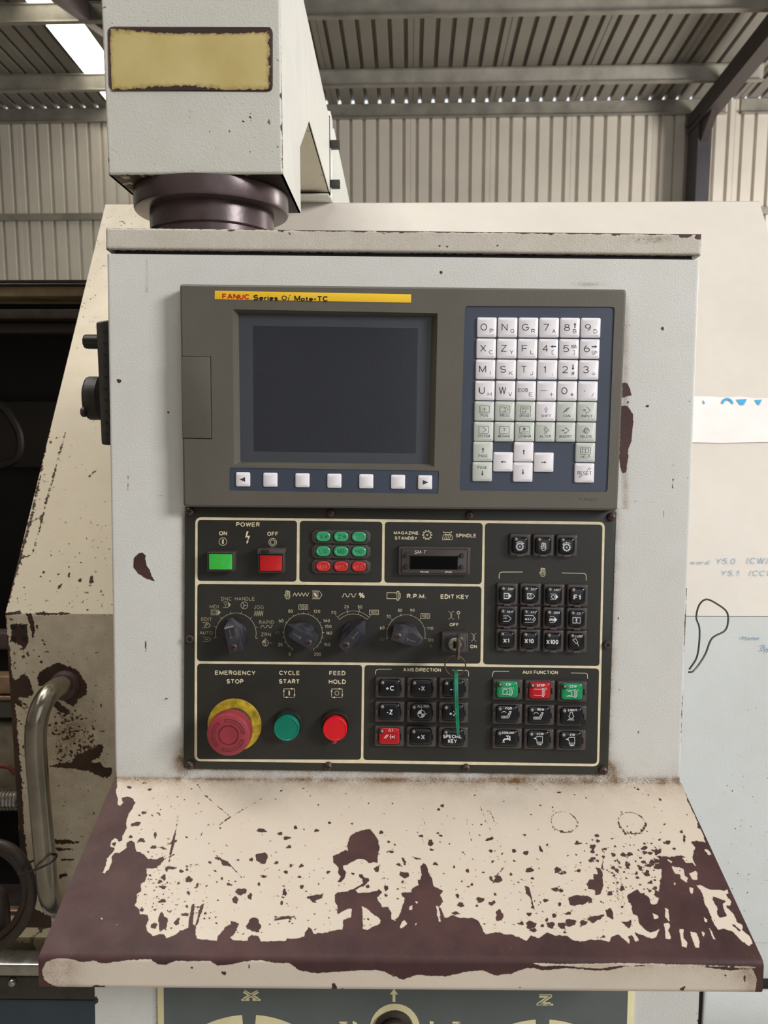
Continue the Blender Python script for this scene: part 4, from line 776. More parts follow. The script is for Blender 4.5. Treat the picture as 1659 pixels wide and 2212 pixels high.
def shelf_field(X, Y, lip):
    f = Field(X, Y, -14)
    main = edgeA + edgeB + edgeC
    f.s = -sd_poly(X, Y, main)
    for q in islands: f.keep(q)
    for q in bare_polys: f.bare(q)
    f.line(S1([(668, 400), (655, 490), (625, 620), (597, 765)]), [.6, 1.0, 3.0, 1.2]); f.line(S1([(585, 635), (650, 600)]), [1, 2]); f.line(S1([(595, 725), (632, 710)]), [1, 2]); f.line(S1([(1080, 800), (1130, 850), (1160, 885)]), [.8, .4, 1.6]); f.line(S2([(1565, 865), (1640, 785)]), [1.0, .5]); f.line(S3([(650, 530), (640, 580), (632, 650)]), [.5, 1, .8])
    f.line(S1([(800, 135), (880, 250), (1075, 415)]), .35); f.line(S1([(985, 475), (1075, 415), (1320, 270)]), .35)
    r = np.random.default_rng(11)
    def scratch(x, y, L, a, w): f.line([(x, y), (x + L * .5 * math.cos(a) + 1, y + L * .5 * math.sin(a)), (x + L * math.cos(a), y + L * math.sin(a))], w)
    for i in range(9): scratch(890 + r.uniform(0, 170), 1735 + r.uniform(0, 60), r.uniform(20, 60), 1.25 + r.normal() * .06, -.02)
    for i in range(4): scratch(1325 + i * 4, 1850 + r.uniform(0, 30), r.uniform(80, 160), 1.45, .0)
    for cx, cy, rx, ry in ((1219, 1776, 29, 21.5), (1365, 1778, 30, 22)):
        th = math.radians(20); u = (X - cx) * math.cos(th) + (Y - cy) * math.sin(th); v = -(X - cx) * math.sin(th) + (Y - cy) * math.cos(th)
        f.s = np.maximum(f.s, .75 - np.abs(np.hypot(u / rx, v / ry) - 1) * 25)
        f.blobs([(cx + rx * math.cos(a), cy + ry * math.sin(a), r.uniform(1.2, 3), r.uniform(1.2, 2.6)) for a in r.uniform(0.0, 2.6, 9)])
    f.blobs(blobs)
    L = []
    for i in range(1000):
        x = r.uniform(270, 1560); y = 1700 + 330 * r.beta(3.4, 1.7)
        if r.random() < .12: y = r.uniform(1700, 1800)
        s = min(3.0, .5 + r.exponential(.42)); L.append((x, y, s * r.uniform(.9, 1.6), s * r.uniform(.6, 1.0), r.uniform(-.6, .6)))
    for i in range(160):
        x = 1440 - abs(r.normal()) * 110; y = 1880 + r.normal() * 45; s = min(4, .8 + r.exponential(.9)); L.append((x, y, s * 1.3, s, r.uniform(-.5, .5)))
    for i in range(120):
        L.append((330 + r.normal() * 28, 1900 + r.uniform(-60, 70), r.uniform(.7, 2), r.uniform(.6, 1.4), r.uniform(-1, 1)))
    f.blobs(L)
    if lip is not None:
        up = tr([(65, 160), (80, 120), (150, 95), (240, 120), (300, 115), (330, 128), (400, 118), (480, 110), (550, 108), (580, 130), (620, 135), (660, 115), (760, 115), (820, 115), (850, 135), (890, 135), (960, 120), (1040, 110), (1110, 125), (1170, 125), (1220, 160), (1300, 170), (1380, 165), (1450, 160), (1560, 155), (1600, 165), (1655, 195)], 60, 2020, .4822) + tr([(40, 165), (100, 190), (160, 170), (280, 175), (380, 155), (440, 150), (490, 172), (560, 165), (620, 142), (660, 140), (690, 150), (800, 140), (900, 150), (980, 150), (1040, 135), (1150, 130), (1250, 128), (1350, 130), (1420, 140), (1500, 150), (1595, 145), (1612, 190), (1606, 235), (1600, 262), (1240, 262), (1180, 300)], 820, 2020, .5057)
        lo = tr([(190, 238), (150, 232), (110, 225), (75, 200)], 60, 2020, .4822)
        g = Field(X, Y, 14); g.s = -sd_poly(X, Y, up + [(1180, 2190), (240, 2190)] + lo)
        # flakes left along the fold at the right, scraps at the left corner
        g.keep(tr([(660, 120), (760, 122), (900, 122), (1040, 118), (1200, 122), (1350, 126), (1500, 132), (1620, 135), (1600, 142), (1400, 134), (1150, 128), (1000, 133), (940, 144), (800, 132), (700, 132)], 820, 2020, .5057)); g.keep([(82, 2062), (110, 2064), (106, 2069), (84, 2068)])
        g.blobs(tr([(880, 170, 11, 8), (992, 138, 4, 10), (1372, 232, 12, 20), (735, 146, 5, 4), (318, 232, 30, 9), (1070, 250, 24, 5), (1185, 252, 32, 5), (1318, 257, 18, 4), (1410, 240, 4, 4)], 60, 2020, .4822) + tr([(466, 242, 7, 9), (600, 224, 6, 4), (820, 258, 28, 5), (1080, 255, 16, 10), (1295, 228, 10, 5, -.5), (1480, 172, 6, 4), (1560, 185, 5, 14), (1440, 262, 60, 5), (1540, 262, 40, 5), (530, 256, 14, 4), (740, 258, 6, 4)], 820, 2020, .5057))
        g.blobs([(r.uniform(100, 1640), 2150 - (1640 - 100) * 0 + r.normal() * 2, r.uniform(1, 3), 1.2) for i in range(20)])
        f.s = np.where(lip, g.s, f.s)
        r5 = np.random.default_rng(5)
        f.dirt += np.where(lip, .35 / (1 + np.exp(-(X - 1230) / 30)) * np.exp(-np.maximum(0, Y - 2085) / 22) + .42 * np.exp(-np.maximum(0, X - 150) / 30) + .5 * np.exp(-np.maximum(0, 1620 - X) / 30), 0)
    yh = 1680 + (X - 248) * .0082
    f.dirt += np.where(Y < 2050, 1.0 * np.exp(-np.maximum(0, Y - yh) / 5) + .40 * np.exp(-np.maximum(0, Y - yh) / 30), 0)
    return f
prof = [(0, -.2434), (-.1585, -.3066)]
for a in np.linspace(0, 1, 6)[1:]:
    t = math.radians(22 + 68 * a); prof.append((-.1585 - .0052 * (math.sin(t) - math.sin(math.radians(22))) * 1.5, -.3066 - .0056 * (math.cos(math.radians(22)) - math.cos(t))))
yl = prof[-1][0]
prof += [(yl, -.3300), (yl + .0015, -.3328), (yl + .012, -.3332)]
prof = np.array(prof); seg = np.r_[0, np.cumsum(np.hypot(*np.diff(prof, axis=0).T))]; seg /= seg[-1]
def shelf_pos(u, v): return np.stack([-HW + 2 * HW * u, np.interp(v, seg, prof[:, 0]), np.interp(v, seg, prof[:, 1])], -1)
NU, NV = 760, 250; vv = np.repeat(np.linspace(0, 1, NV), NU); lipmask = np.interp(vv, seg, prof[:, 1]) < -.3098
field_grid('palm_shelf', M['shelf'], CON, shelf_pos, NU, NV, lambda X, Y: shelf_field(X, Y, lipmask), CO)
prism_x(-HW + .0006, HW - .0006, [(.001, -.2446), (-.1580, -.3080), (yl + .001, -.3115), (yl + .001, -.3315), (-.05, -.3331), (.001, -.3331)]).build('shelf_body', M['edge'], CO, smooth=0)
YLB = -.0580
MB().loft([[(-HW, y, -.62), (HW, y, -.62), (HW, y, -.3334), (-HW, y, -.3334)] for y in (YLB + .0012, YLB, YLB)][:1] + [[(-HW, .12, -.62), (HW, .12, -.62), (HW, .12, -.3334), (-HW, .12, -.3334)]], cap0=False).build('lower_box', M['housing'], CO, smooth=0)
def f_low(X, Y):
    f = Field(X, Y, -14); f.line([(203, 2140), (204, 2230)], .8); f.blobs([(207, 2160, 7, 9), (360, 2192, 4, 1.5, -.6)]); f.line([(1507, 2150), (1506, 2240)], .8); f.dirt = .5 * np.exp(-((X - 338) / 6) ** 2); return f
field_grid('lower_front', M['face'], CON, lambda u, v: np.stack([-HW + 2 * HW * u, YLB + 0 * u, -.3334 - .2866 * v], -1), 300, 60, f_low, CO)

# jog plate under the shelf
h0 = -YLB; xl = CON.hit(341, 2160, h0)[0]; xr = CON.hit(1368.5, 2165, h0)[0]
JP = thing('jog_plate', 'grey plate with cream border, axis letters and round knob below the palm shelf', 'plate', CON, ((xl + xr) / 2, YLB, -.58))
jm = (xl + xr) / 2; jw = xr - xl
mb = MB(); slab(mb, rr(jm, -.46, jw, .24, .004), h0, h0 + .0015, .0004); mb.build('border', M['jogcream'], JP)
mb = MB(); slab(mb, rr(jm, -.46, jw - .0115, .2285, .003), h0 + .0012, h0 + .0017); mb.build('face', M['jog'], JP)
HJ = h0 + .0017
for ccx, ccy in ((538, 2309), (1172, 2319)):
    for a0_, a1_ in ((6, 85), (95, 174), (186, 265), (275, 354)):
        P = Print(CON, HJ); th = [math.radians(a0_ + (a1_ - a0_) * i / 24) for i in range(25)]
        P.stroke([(ccx + 158 * math.cos(t), ccy - (92 + 10 * math.sin(t) ** 2) * math.sin(t)) for t in th], 30); P.build('ring_segment', M['jogcream'], JP)
P = Print(CON, HJ); P.circle(853, 2222, 47, 14); P.build('ring_print', M['jogcream'], JP)
for ch, x, y, w, h in (('X', 542, 2150, 42, 24), ('Z', 1177, 2160, 36, 24), ('Z', 741, 2214, 22, 14), ('Z', 985, 2214, 22, 14)):
    P = Print(CON, HJ); P.text(ch, x, y, w * .9, h, 1, lw=h * .30)
    if h > 20: P.stroke([(x - w * .5, y + h * .5 - 2), (x - w * .08, y + h * .5 - 2)], 4); P.stroke([(x + w * .08, y + h * .5 - 2), (x + w * .5, y + h * .5 - 2)], 4)
    P.build('letter', M['jogcream'], JP)
    if h > 20: P = Print(CON, HJ, lift=.0002); P.text(ch, x, y, w * .76, h * .82, 0, lw=1.2); P.build('letter_inlay', M['jog'], JP)
for q in ([(851, 2136), (860, 2148), (854, 2148), (854, 2164), (848, 2164), (848, 2148), (842, 2148)], [(762, 2205), (772, 2210), (762, 2220)], [(928, 2205), (938, 2208), (930, 2220)]): P = Print(CON, HJ); P.poly(q); P.build('arrow_mark', M['jogcream'], JP)
c = CON.hit(851, 2222, HJ)
MB().lathe(c[0], c[2], [(.017, HJ), (.017, HJ + .003), (.0135, HJ + .004), (.0135, HJ + .010), (.011, HJ + .011), (.0105, HJ + .020), (.009, HJ + .022)], 36).build('jog_knob', M['darksteel'], JP)

# ================================================================== DISPLAY UNIT
HD = .018
DU = thing('display_unit', 'olive-grey control unit with blank screen, yellow name strip and white keypad', 'control unit', CON, (0, -.009, 0))
def quad(pts, r, h, n=4): return loc(CON, rpoly(pts, r, n), h)
outer = quad([(388, 613), (1353.5, 625), (1334, 1103), (396, 1095)], 7, HD - .0015)
of = inset(outer, .0022)
mb = MB(); mb.loft([at(outer, .0005), at(outer, HD - .0028), at(inset(outer, .0006), HD - .0010), at(of, HD)], cap0=True, cap1=False)
h_scr = quad([(502.4, 668), (945.5, 676.5), (938, 1010), (505.3, 1003.7)], 3, HD)
h_key = quad([(1004.5, 661.2), (1328, 662.7), (1312.3, 1063), (992.6, 1059.5)], 7, HD)
h_sof = quad([(495.7, 1010), (948.2, 1017), (946.8, 1067), (495, 1059.6)], 3, HD)
holed(mb, of, [h_scr, h_key, h_sof], HD)
i_scr = quad([(515, 676.5), (933.7, 684.6), (925.5, 1002.6), (519, 998)], 2, HD - .007)
for a, b, ha, hb in ((h_scr, i_scr, HD, HD - .007), (i_scr, i_scr, HD - .007, HD - .0085), (h_key, h_key, HD, HD - .0014), (h_sof, h_sof, HD, HD - .0007)): mb.loft([at(a, ha), at(b, hb)], False, False)
mb.build('bezel', M['olive'], DU, smooth=.5, recalc=False)
gl = MB(); gl.add(at(quad([(508, 670), (941, 678), (933, 1009), (512, 1004)], 2, HD - .0085), HD - .0085), [tuple(range(20))]); gl.build('screen_border', M['glassframe'], DU, smooth=0)
gl = MB(); gl.add(at(quad([(546.5, 703.7), (903, 709), (898.4, 979.5), (548.3, 975)], .5, HD - .0084), HD - .0084), [tuple(range(20))]); gl.build('screen', M['glass'], DU, smooth=0)
mb = MB(); slab(mb, inset(h_key, -.0003), HD - .0030, HD - .0012); mb.build('keypad_membrane', M['navy'], DU, smooth=0)
mb = MB(); slab(mb, inset(h_sof, -.0003), HD - .0030, HD - .0006); mb.build('soft_key_strip', M['navy'], DU, smooth=0)
cv = quad([(391.3, 768.6), (456, 769.9), (458, 948.8), (394.3, 947.5)], 1, HD)
mb = MB(); slab(mb, cv, HD - .003, HD + .0001); mb.build('cover_gap', M['void'], DU, smooth=0)
mb = MB(); slab(mb, quad([(391.6, 770), (454, 771), (456, 946.6), (394.6, 945.8)], 1, HD + .0004), HD - .003, HD + .0004, .0003); mb.build('card_slot_cover', M['olive'], DU)
mb = MB(); slab(mb, quad([(463.8, 628), (888, 635.7), (887.7, 654), (463.4, 646.3)], 1, HD + .0005), HD, HD + .0005, .0002); ns = mb.build('name_strip', M['yellow'], DU)
P = Print(CON, HD + .0005, .018); P.text('FANUC', 509.3, 640.6, 59, 11.8, 1, lw=2.9, gap=.14); P.build('strip_lettering', M['redink'], DU)
P = Print(CON, HD + .0005, .018); P.text('Series', 574, 643.2, 53, 11.8, 1, lw=2.6, gap=.12); P.text('0', 614, 643.6, 11.5, 10.5, 1); P.text('Mate-TC', 672, 645, 72.5, 11.8, 1, lw=2.6, gap=.12); P.text('i', 624.5, 643, 4, 15, 0, .35); P.build('strip_lettering', M['blackink'], DU)
P = Print(CON, HD, .01); P.text('FANUC', 1271.7, 1078.7, 38, 6.4, 0); P.build('embossed_name', M['olived'], DU)

# keys
def arrow(P, x, y, L, w, a, hw=None, hl=None):   # solid arrow, angle in degrees, y up
    hw = hw or w * 2.6; hl = hl or L * .42; c, s = math.cos(math.radians(a)), -math.sin(math.radians(a)); q = lambda u, v: (x + u * c - v * s, y + u * s + v * c)
    P.poly([q(-L / 2, w / 2), q(L / 2 - hl, w / 2), q(L / 2 - hl, hw / 2), q(L / 2, 0), q(L / 2 - hl, -hw / 2), q(L / 2 - hl, -w / 2), q(-L / 2, -w / 2)], [(0, 1, 5), (0, 5, 6), (2, 3, 4)])
def key(px, py, w, m, HK, name='key'):
    c = CON.hit(px, py, HK); s = CON.mpp(px, py, HK); W = w * s; L = rr(c[0], c[2], W, W, .0012, 3)
    mb = MB(); mb.loft([at(L, HD - .0014), at(L, HK - .0009), at(inset(L, .0004), HK - .0005), at(inset(L, .0014), HK - .0004), at(inset(L, .0020), HK)])
    return mb.build(name, m, DU, smooth=.9)
KP = lambda x, y: (960 + x * .24715, 640 + y * .24715)
HK = HD + .0014
rows = [270, 455, 638, 823, 1003, 1182]; r1x = 372; r6x = 344
def kpos(r, c):
    t = (rows[r] - 270) / (1182 - 270); return KP(r1x + (r6x - r1x) * t + c * (181.8 - 2.6 * t), rows[r] + c * (.8 + .4 * t))
MAIN = [['OP', 'NQ', 'GR', '7A', '8B', '9D'], ['XC', 'ZY', 'FL', '4[', '5]', '6s'], ['MI', 'SK', 'TJ', '1,', '2#', '3='], ['UH', 'WV', 'eE', '-+', '0*', './']]
for r in range(4):
    for c in range(6):
        x, y = kpos(r, c); k = key(x, y, 42, M['keyw'], HK); s = MAIN[r][c]; P = Print(CON, HK, .006)
        big, sm = s[0], s[1]; bx, by = x - 6.7, y - .3
        if big == 'e': P.text('EOB', x - 6.6, y - 1.5, 21, 8, 0, 0, .12)
        elif big == '-': P.stroke([(bx - 6.5, by), (bx + 6.5, by)], 1.1)
        elif big == '.': P.disc(x - 7, y + 0, 1.1, 8)
        else: P.text(big, bx, by, {'1': 5, 'W': 15.5, 'M': 15, 'O': 14, '0': 13, 'G': 14.5}.get(big, 12.5), 15)
        sx, sy = x + 10, y + 8
        if sm == '[': P.stroke([(sx + 1.6, sy - 4.3), (sx - 2.6, sy - 4.3), (sx - 2.6, sy + 4), (sx + 1.6, sy + 4)], .8)
        elif sm == ']': P.stroke([(sx - 2.6, sy - 4.3), (sx + 1.6, sy - 4.3), (sx + 1.6, sy + 4), (sx - 2.6, sy + 4)], .8)
        elif sm == 's': P.text('SP', sx - .5, sy + .5, 11.5, 8)
        elif sm == '=': P.stroke([(sx - 3.7, sy - 1), (sx + 3.7, sy - 1)], .8); P.stroke([(sx - 3.7, sy + 2), (sx + 3.7, sy + 2)], .8)
        elif sm == '/': P.stroke([(sx - 2.6, sy + 4.2), (sx + 3, sy - 4)], .8)
        elif sm == '+': P.stroke([(sx - 4, sy), (sx + 4, sy)], .8); P.stroke([(sx, sy - 4), (sx, sy + 4)], .8)
        elif sm == ',': P.stroke([(sx + .3, sy + 2), (sx - .3, sy + 4.4)], 1.1)
        elif sm == 'I': P.stroke([(sx, sy - 4), (sx, sy + 4)], .8)
        elif sm == '*':
            for q in range(3): P.stroke([(sx - 3.8 * math.cos(q * 1.047), sy - 3.8 * math.sin(q * 1.047)), (sx + 3.8 * math.cos(q * 1.047), sy + 3.8 * math.sin(q * 1.047))], .8)
        else: P.text(sm, sx, sy, {'J': 6}.get(sm, 8), 8.6)
        if s == '8B': arrow(P, x + 10.4, y - 4.8, 12, 2.2, 90, 6)
        if s == '2#': arrow(P, x + 10, y - 5, 12, 2.2, -90, 6)
        if s == '4[': arrow(P, x + 10.2, y - 4.7, 12, 2.4, 180, 6)
        if s == '6s': arrow(P, x + 9.8, y - 4.7, 12, 2.4, 0, 6)
        if s == '5]': P.stroke([(x + 4 + q * 2.0, y - 4.2 + (3.6 if q % 2 == 0 else -4.4)) for q in range(7)], .8)
        P.build('legend', M['ink'], k)
def scr_box(P, x, y, w=21.5, h=15.6): P.stroke(rpoly([(x - w / 2, y - h / 2), (x + w / 2, y - h / 2), (x + w / 2, y + h / 2), (x - w / 2, y + h / 2)], 2, 2), .8, True)
def funckey(x, y, txt, m, ic, tw, ty=9.6, iy=-3.5, th=5.8):
    k = key(x, y, 42, m, HK); P = Print(CON, HK, .006)
    if txt: P.text(txt, x, y + ty, tw, th, 0, 0, .13)
    X, Y = x, y + iy
    if ic in ('pos', 'prog', 'ofs', 'sys', 'msg', 'gr', 'help'): scr_box(P, X, Y)
    if ic == 'pos': P.stroke([(X - 8, Y - 5), (X - 8, Y + 5.5), (X + 8, Y + 5.5)], .7); P.stroke([(X, Y - 5), (X, Y + 4)], .9); P.stroke([(X - 5, Y - 1), (X + 5, Y - 1)], .9)
    if ic == 'prog': P.stroke([(X - 7, Y - 5), (X + 3, Y - 5), (X + 8, Y), (X + 3, Y + 5), (X - 7, Y + 5)], .7); P.circle(X - 1, Y, 3, .8, -120, 120, 10)
    if ic == 'ofs': P.stroke([(X - 7, Y - 3.5), (X + 7, Y - 3.5)], 1.1); P.stroke([(X - 6, Y - 5.5), (X - 6, Y - 1.5)], .8); P.stroke([(X - 8, Y + .5), (X + 8, Y + .5)], .6); P.stroke([(X - 6, Y + 2), (X - 6, Y + 5.5), (X - 3, Y + 5.5)], .7); P.disc(X, Y + 4, 1.5, 8)
    if ic == 'sys': P.stroke([(X - 3, Y - 4.5), (X + 1, Y - 4.5), (X + 5, Y), (X + 1, Y + 4.5), (X - 3, Y + 4.5)], .8)
    if ic == 'msg': P.text('?', X, Y, 5, 9)
    if ic == 'gr': P.poly([(X - 3, Y - 6), (X + 3, Y - 2.5), (X - 3, Y + 1)]); P.stroke([(X - 9, Y + 6), (X - 4, Y + 3), (X, Y + 4.5), (X + 4, Y + 3), (X + 9, Y + 4)], .8)
    if ic == 'help': P.stroke([(X, Y - 5), (X, Y + 5)], .8); P.stroke([(X, Y - 4), (X - 7, Y - 5), (X - 7, Y + 4), (X, Y + 5), (X + 7, Y + 4), (X + 7, Y - 5), (X, Y - 4)], .8)
    if ic == 'shift': P.stroke([(X - 1.5, Y + 5), (X - 1.5, Y - 1), (X - 3.4, Y - 1), (X, Y - 5), (X + 3.4, Y - 1), (X + 1.5, Y - 1), (X + 1.5, Y + 5)], .7, True)
    if ic == 'can':
        for q in (-3, 0, 3): P.stroke([(X - 5 + q, Y + 5 - q * .3), (X + 4 + q, Y - 5 - q * .3)], .9)
    if ic in ('input', 'insert'): P.stroke([(X - 1, Y - 7), (X + 7, Y), (X - 1, Y + 7), (X - 4, Y + 4)], .8); arrow(P, X - 6, Y, 7, 1.4, 0, 4)
    if ic == 'insert': P.stroke([(X - 2, Y - 4), (X + 3, Y - 4)], .8); P.stroke([(X - 2, Y + 4), (X + 3, Y + 4)], .8)
    if ic == 'alter': P.stroke([(X - 3, Y - 7), (X + 1, Y - 7), (X + 8, Y), (X + 1, Y + 7), (X - 3, Y + 7)], .8); P.text('S', X, Y, 6, 9)
    if ic == 'delete':
        P.stroke([(X - 1, Y - 7), (X + 7, Y), (X + 1, Y + 7), (X - 5, Y + 1)], .8, True)
        for q in (-3, 0, 3): P.stroke([(X - 6 + q, Y + 5 + q * .3), (X + 2 + q, Y - 6 + q * .3)], .8)
    if ic == 'up': arrow(P, X, Y, 11, 1.8, 90, 5.5)
    if ic == 'down': arrow(P, X, Y, 11, 1.8, -90, 5.5)
    if ic == 'left': arrow(P, X, Y, 11.5, 1.8, 180, 5)
    if ic == 'right': arrow(P, X, Y, 11.5, 1.8, 0, 5)
    if ic == 'reset':
        for q in ((5, -5, 11, -12), (10, -6, 14, -10), (-11, 11, -5, 5), (-14, 9, -10, 6)): P.stroke([(X + q[0], Y + q[1]), (X + q[2], Y + q[3])], .9)
    P.build('legend', M['ink'], k)
FN = [[('POS', 'g', 'pos', 15.5), ('PROG', 'g', 'prog', 21), ('OFS/SET', 'g', 'ofs', 25.5), ('SHIFT', 'w', 'shift', 21.5), ('CAN', 'g', 'can', 16), ('INPUT', 'g', 'input', 23.5)],
      [('SYSTEM', 'g', 'sys', 26), ('MESSAGE', 'g', 'msg', 26), ('CSTM/GR', 'g', 'gr', 27), ('ALTER', 'g', 'alter', 24.5), ('INSERT', 'g', 'insert', 27), ('DELETE', 'g', 'delete', 24.5)]]
for r in range(2):
    for c in range(6):
        t_, g_, ic, tw = FN[r][c]; x, y = kpos(4 + r, c); funckey(x, y, t_, M['keyg'] if g_ == 'g' else M['keyw'], ic, tw)
for (kx, ky), t_, g_, ic, tw, ty, iy in (((338, 1357), 'PAGE', 'g', 'up', 20, 9.5, -3.5), ((332, 1533), 'PAGE', 'g', 'down', 20, -9, 3.5), ((1233, 1365), 'HELP', 'g', 'help', 20, 9.6, -3.5), ((1226, 1544), 'RESET', 'W', 'reset', 31, .3, 0),
        ((694, 1360), '', 'w', 'up', 0, 0, 0), ((687, 1537), '', 'w', 'down', 0, 0, 0), ((514, 1447), '', 'w', 'left', 0, 0, 0), ((870, 1451), '', 'w', 'right', 0, 0, 0)):
    x, y = KP(kx, ky); funckey(x, y, t_, M['keyg'] if g_ == 'g' else M['keyw'], ic, tw, ty, iy, 8.2 if t_ == 'RESET' else 5.8)
for i, (x, y) in enumerate(((524.4, 1035.7), (583.6, 1036.5), (653, 1037.6), (722, 1038.7), (791, 1039.8), (859.8, 1040.9), (918.3, 1042))):
    k = key(x, y, 30.5, M['keyw'], HK, 'soft_key')
    if i in (0, 6):
        P = Print(CON, HK, .006); d = 1 if i else -1; P.poly([(x - 5 * d, y - 5), (x + 7 * d, y), (x - 5 * d, y + 5)]); P.build('legend', M['ink'], k)

# ================================================================== OPERATOR PANEL
HP = .003
OP = thing('operator_panel', 'dark grey switch panel with cream lettering, knobs and push buttons below the display', 'control panel', CON, (0, -.0015, -.11))
mb = MB(); slab(mb, quad([(399.5, 1094), (1332, 1102), (1313.5, 1674), (396.5, 1661)], 7, HP), 0, HP, .0005); mb.build('plate', M['plate'], OP)
mb = MB(); slab(mb, quad([(422, 1117.2), (1306.6, 1127.2), (1294, 1655.3), (420, 1644)], 14, HP, 5), HP - .001, HP + .0002); mb.build('border_lines', M['cream'], OP, smooth=0)
for q in ([(427.4, 1122.7), (641.8, 1124.8), (640.5, 1256.4), (426.9, 1254.6)], [(647.9, 1125), (825.9, 1126.9), (824.6, 1258.3), (646.8, 1256.4)], [(831.6, 1127), (1042.7, 1129.8), (1040.5, 1261.6), (830.4, 1258.5)],
          [(1047.8, 1129.9), (1301.3, 1133.4), (1294.6, 1438.6), (1043.8, 1434.8)], [(426.8, 1261), (1040, 1266.9), (1037.7, 1433.4), (426, 1427.7)], [(426.3, 1433.6), (782.3, 1436.3), (779.8, 1640.8), (426, 1639.3)], [(787.6, 1436.4), (1293.9, 1443.9), (1289.4, 1649.8), (785, 1641.4)]):
    mb = MB(); slab(mb, quad(q, 8, HP, 5), HP - .001, HP + .00035); mb.build('panel_field', M['cell'], OP, smooth=0)
HC = HP + .00035
CEN = dict(P=lambda: Print(CON, HC))
def lbl(txt, x, y, w, h, m='cream', bold=1, name='label', **k):
    P = Print(CON, HC); P.text(txt, x, y, w, h, bold, **k); return P.build(name, M[m], OP)
for a in (('POWER', 535.5, 1133, 51, 9.6), ('ON', 481.8, 1152, 17.5, 9), ('OFF', 589.3, 1153.2, 23.5, 9), ('MAGAZINE', 877.4, 1151.2, 53.5, 7), ('STANDBY', 877, 1162.6, 48.6, 7), ('SPINDLE', 1006.8, 1157, 44, 7.6), ('R.P.M.', 899.3, 1287.9, 41, 9.2), ('EDIT KEY', 982, 1289, 60.8, 9.4), ('OFF', 981, 1349.4, 19.6, 7.2), ('ON', 1023, 1396.7, 14.5, 7.2),
          ('EMERGENCY', 508, 1453.4, 87.7, 9.4), ('STOP', 507.8, 1471.9, 36.5, 9.4), ('CYCLE', 625.4, 1453.5, 44.7, 9.4), ('START', 625, 1472.1, 44.5, 9.4), ('FEED', 728.8, 1454, 35, 9.4), ('HOLD', 728.6, 1472.6, 37, 9.4), ('AXIS DIRECTION', 911.8, 1447, 81.4, 7.8), ('AUX FUNCTION', 1166.8, 1452.3, 76.6, 7.8), ('%', 781.4, 1286, 12.5, 12)): lbl(*a)
for a in (('AUTO', 445.2, 1367, 28, 7), ('EDIT', 446.4, 1337.6, 23, 7.2), ('MDI', 462.4, 1310.4, 19, 7.2), ('DNC', 488.8, 1293.5, 22.5, 7.6), ('HANDLE', 528.8, 1293.5, 42.4, 7.6), ('JOG', 559, 1311.5, 21, 7.6), ('RAPID', 575.6, 1344.3, 32, 7.6), ('ZRN', 574.4, 1370.6, 21, 7.6)): lbl(*a, m='creamd', bold=0)
N3 = lambda L, m='creamd': [lbl(t, x, y, w, 6.6, m, 0) for t, x, y, w in L]
c3 = lambda x, y: (390 + x * .27728, 1090 + y * .27728); c4 = lambda x, y: (800 + x * .16878, 1090 + y * .16878)
N3([('0', *c3(850, 1165), 4), ('20', *c3(777, 1090), 9), ('60', *c3(784, 905), 9.5), ('80', *c3(857, 830), 9.5), ('120', *c3(1062, 832), 14), ('140', *c3(1137, 905), 14), ('150', *c3(1150, 949), 14), ('160', *c3(1157, 1000), 13.5), ('180', *c3(1140, 1090), 13.5), ('200', *c3(1067, 1165), 14.5), ('F0', *c3(1195, 842), 9.5), ('25', *c3(1293, 795), 9.5), ('50', *c3(1398, 797), 9.5), ('100', *c3(957, 799), 14.5), ('100', *c3(1507, 840), 14.5)], 'cream')
N3([('60', *c4(152, 1578), 9.5), ('70', *c4(230, 1433), 9.3), ('80', *c4(380, 1352), 9.3), ('90', *c4(537, 1352), 9.3), ('100', *c4(703, 1427), 13.8), ('110', *c4(765, 1583), 13.5), ('120', *c4(770, 1733), 13)], 'cream')
N3([('40', *c3(755, 997), 9.5), ('50', *c4(150, 1725), 9), ('%', *c4(777, 1810), 6)], 'creamf')
P = Print(CON, HC)
for (x, y), w in ((c3(957, 798), 19.5), (c3(1507, 840), 19.5), (c4(703, 1427), 19)): P.stroke([(x - w / 2, y - 5), (x + w / 2, y - 4.9), (x + w / 2, y + 5), (x - w / 2, y + 4.9)], .8, True)
P.build('number_box', M['cream'], OP)
# dials
def dial(cx, cy, r, a0, a1, ticks, tl=5, w=.9, inner=None, name='dial_scale'):
    P = Print(CON, HC); P.circle(cx, cy, r, w, a0, a1, 40)
    if inner: P.circle(cx, cy, inner, w, a0, a1, 30)
    for a in ticks:
        c, s = math.cos(math.radians(a)), -math.sin(math.radians(a)); r0 = inner if inner else r - 1
        P.stroke([(cx + r0 * c, cy + r0 * s), (cx + (r + tl) * c, cy + (r + tl) * s)], w)
    P.build(name, M['creamd'], OP)
K1C, K2C, K3C, K4C = (509.5, 1368), (654.8, 1367.3), (763, 1367.8), (877.1, 1369.3)
dial(*K1C, 43.8, -11, 191, [192 - 29.3 * i for i in range(8)]); dial(*K2C, 41.6, -58, 237, [237 - 14.75 * i for i in range(21)], 3.6); dial(*K3C, 48.2, 45, 135, [134.5, 105, 75, 45.5], 6, inner=41.6); dial(*K4C, 41.3, -13, 193, [193.5 - 29.5 * i for i in range(8)], 4)
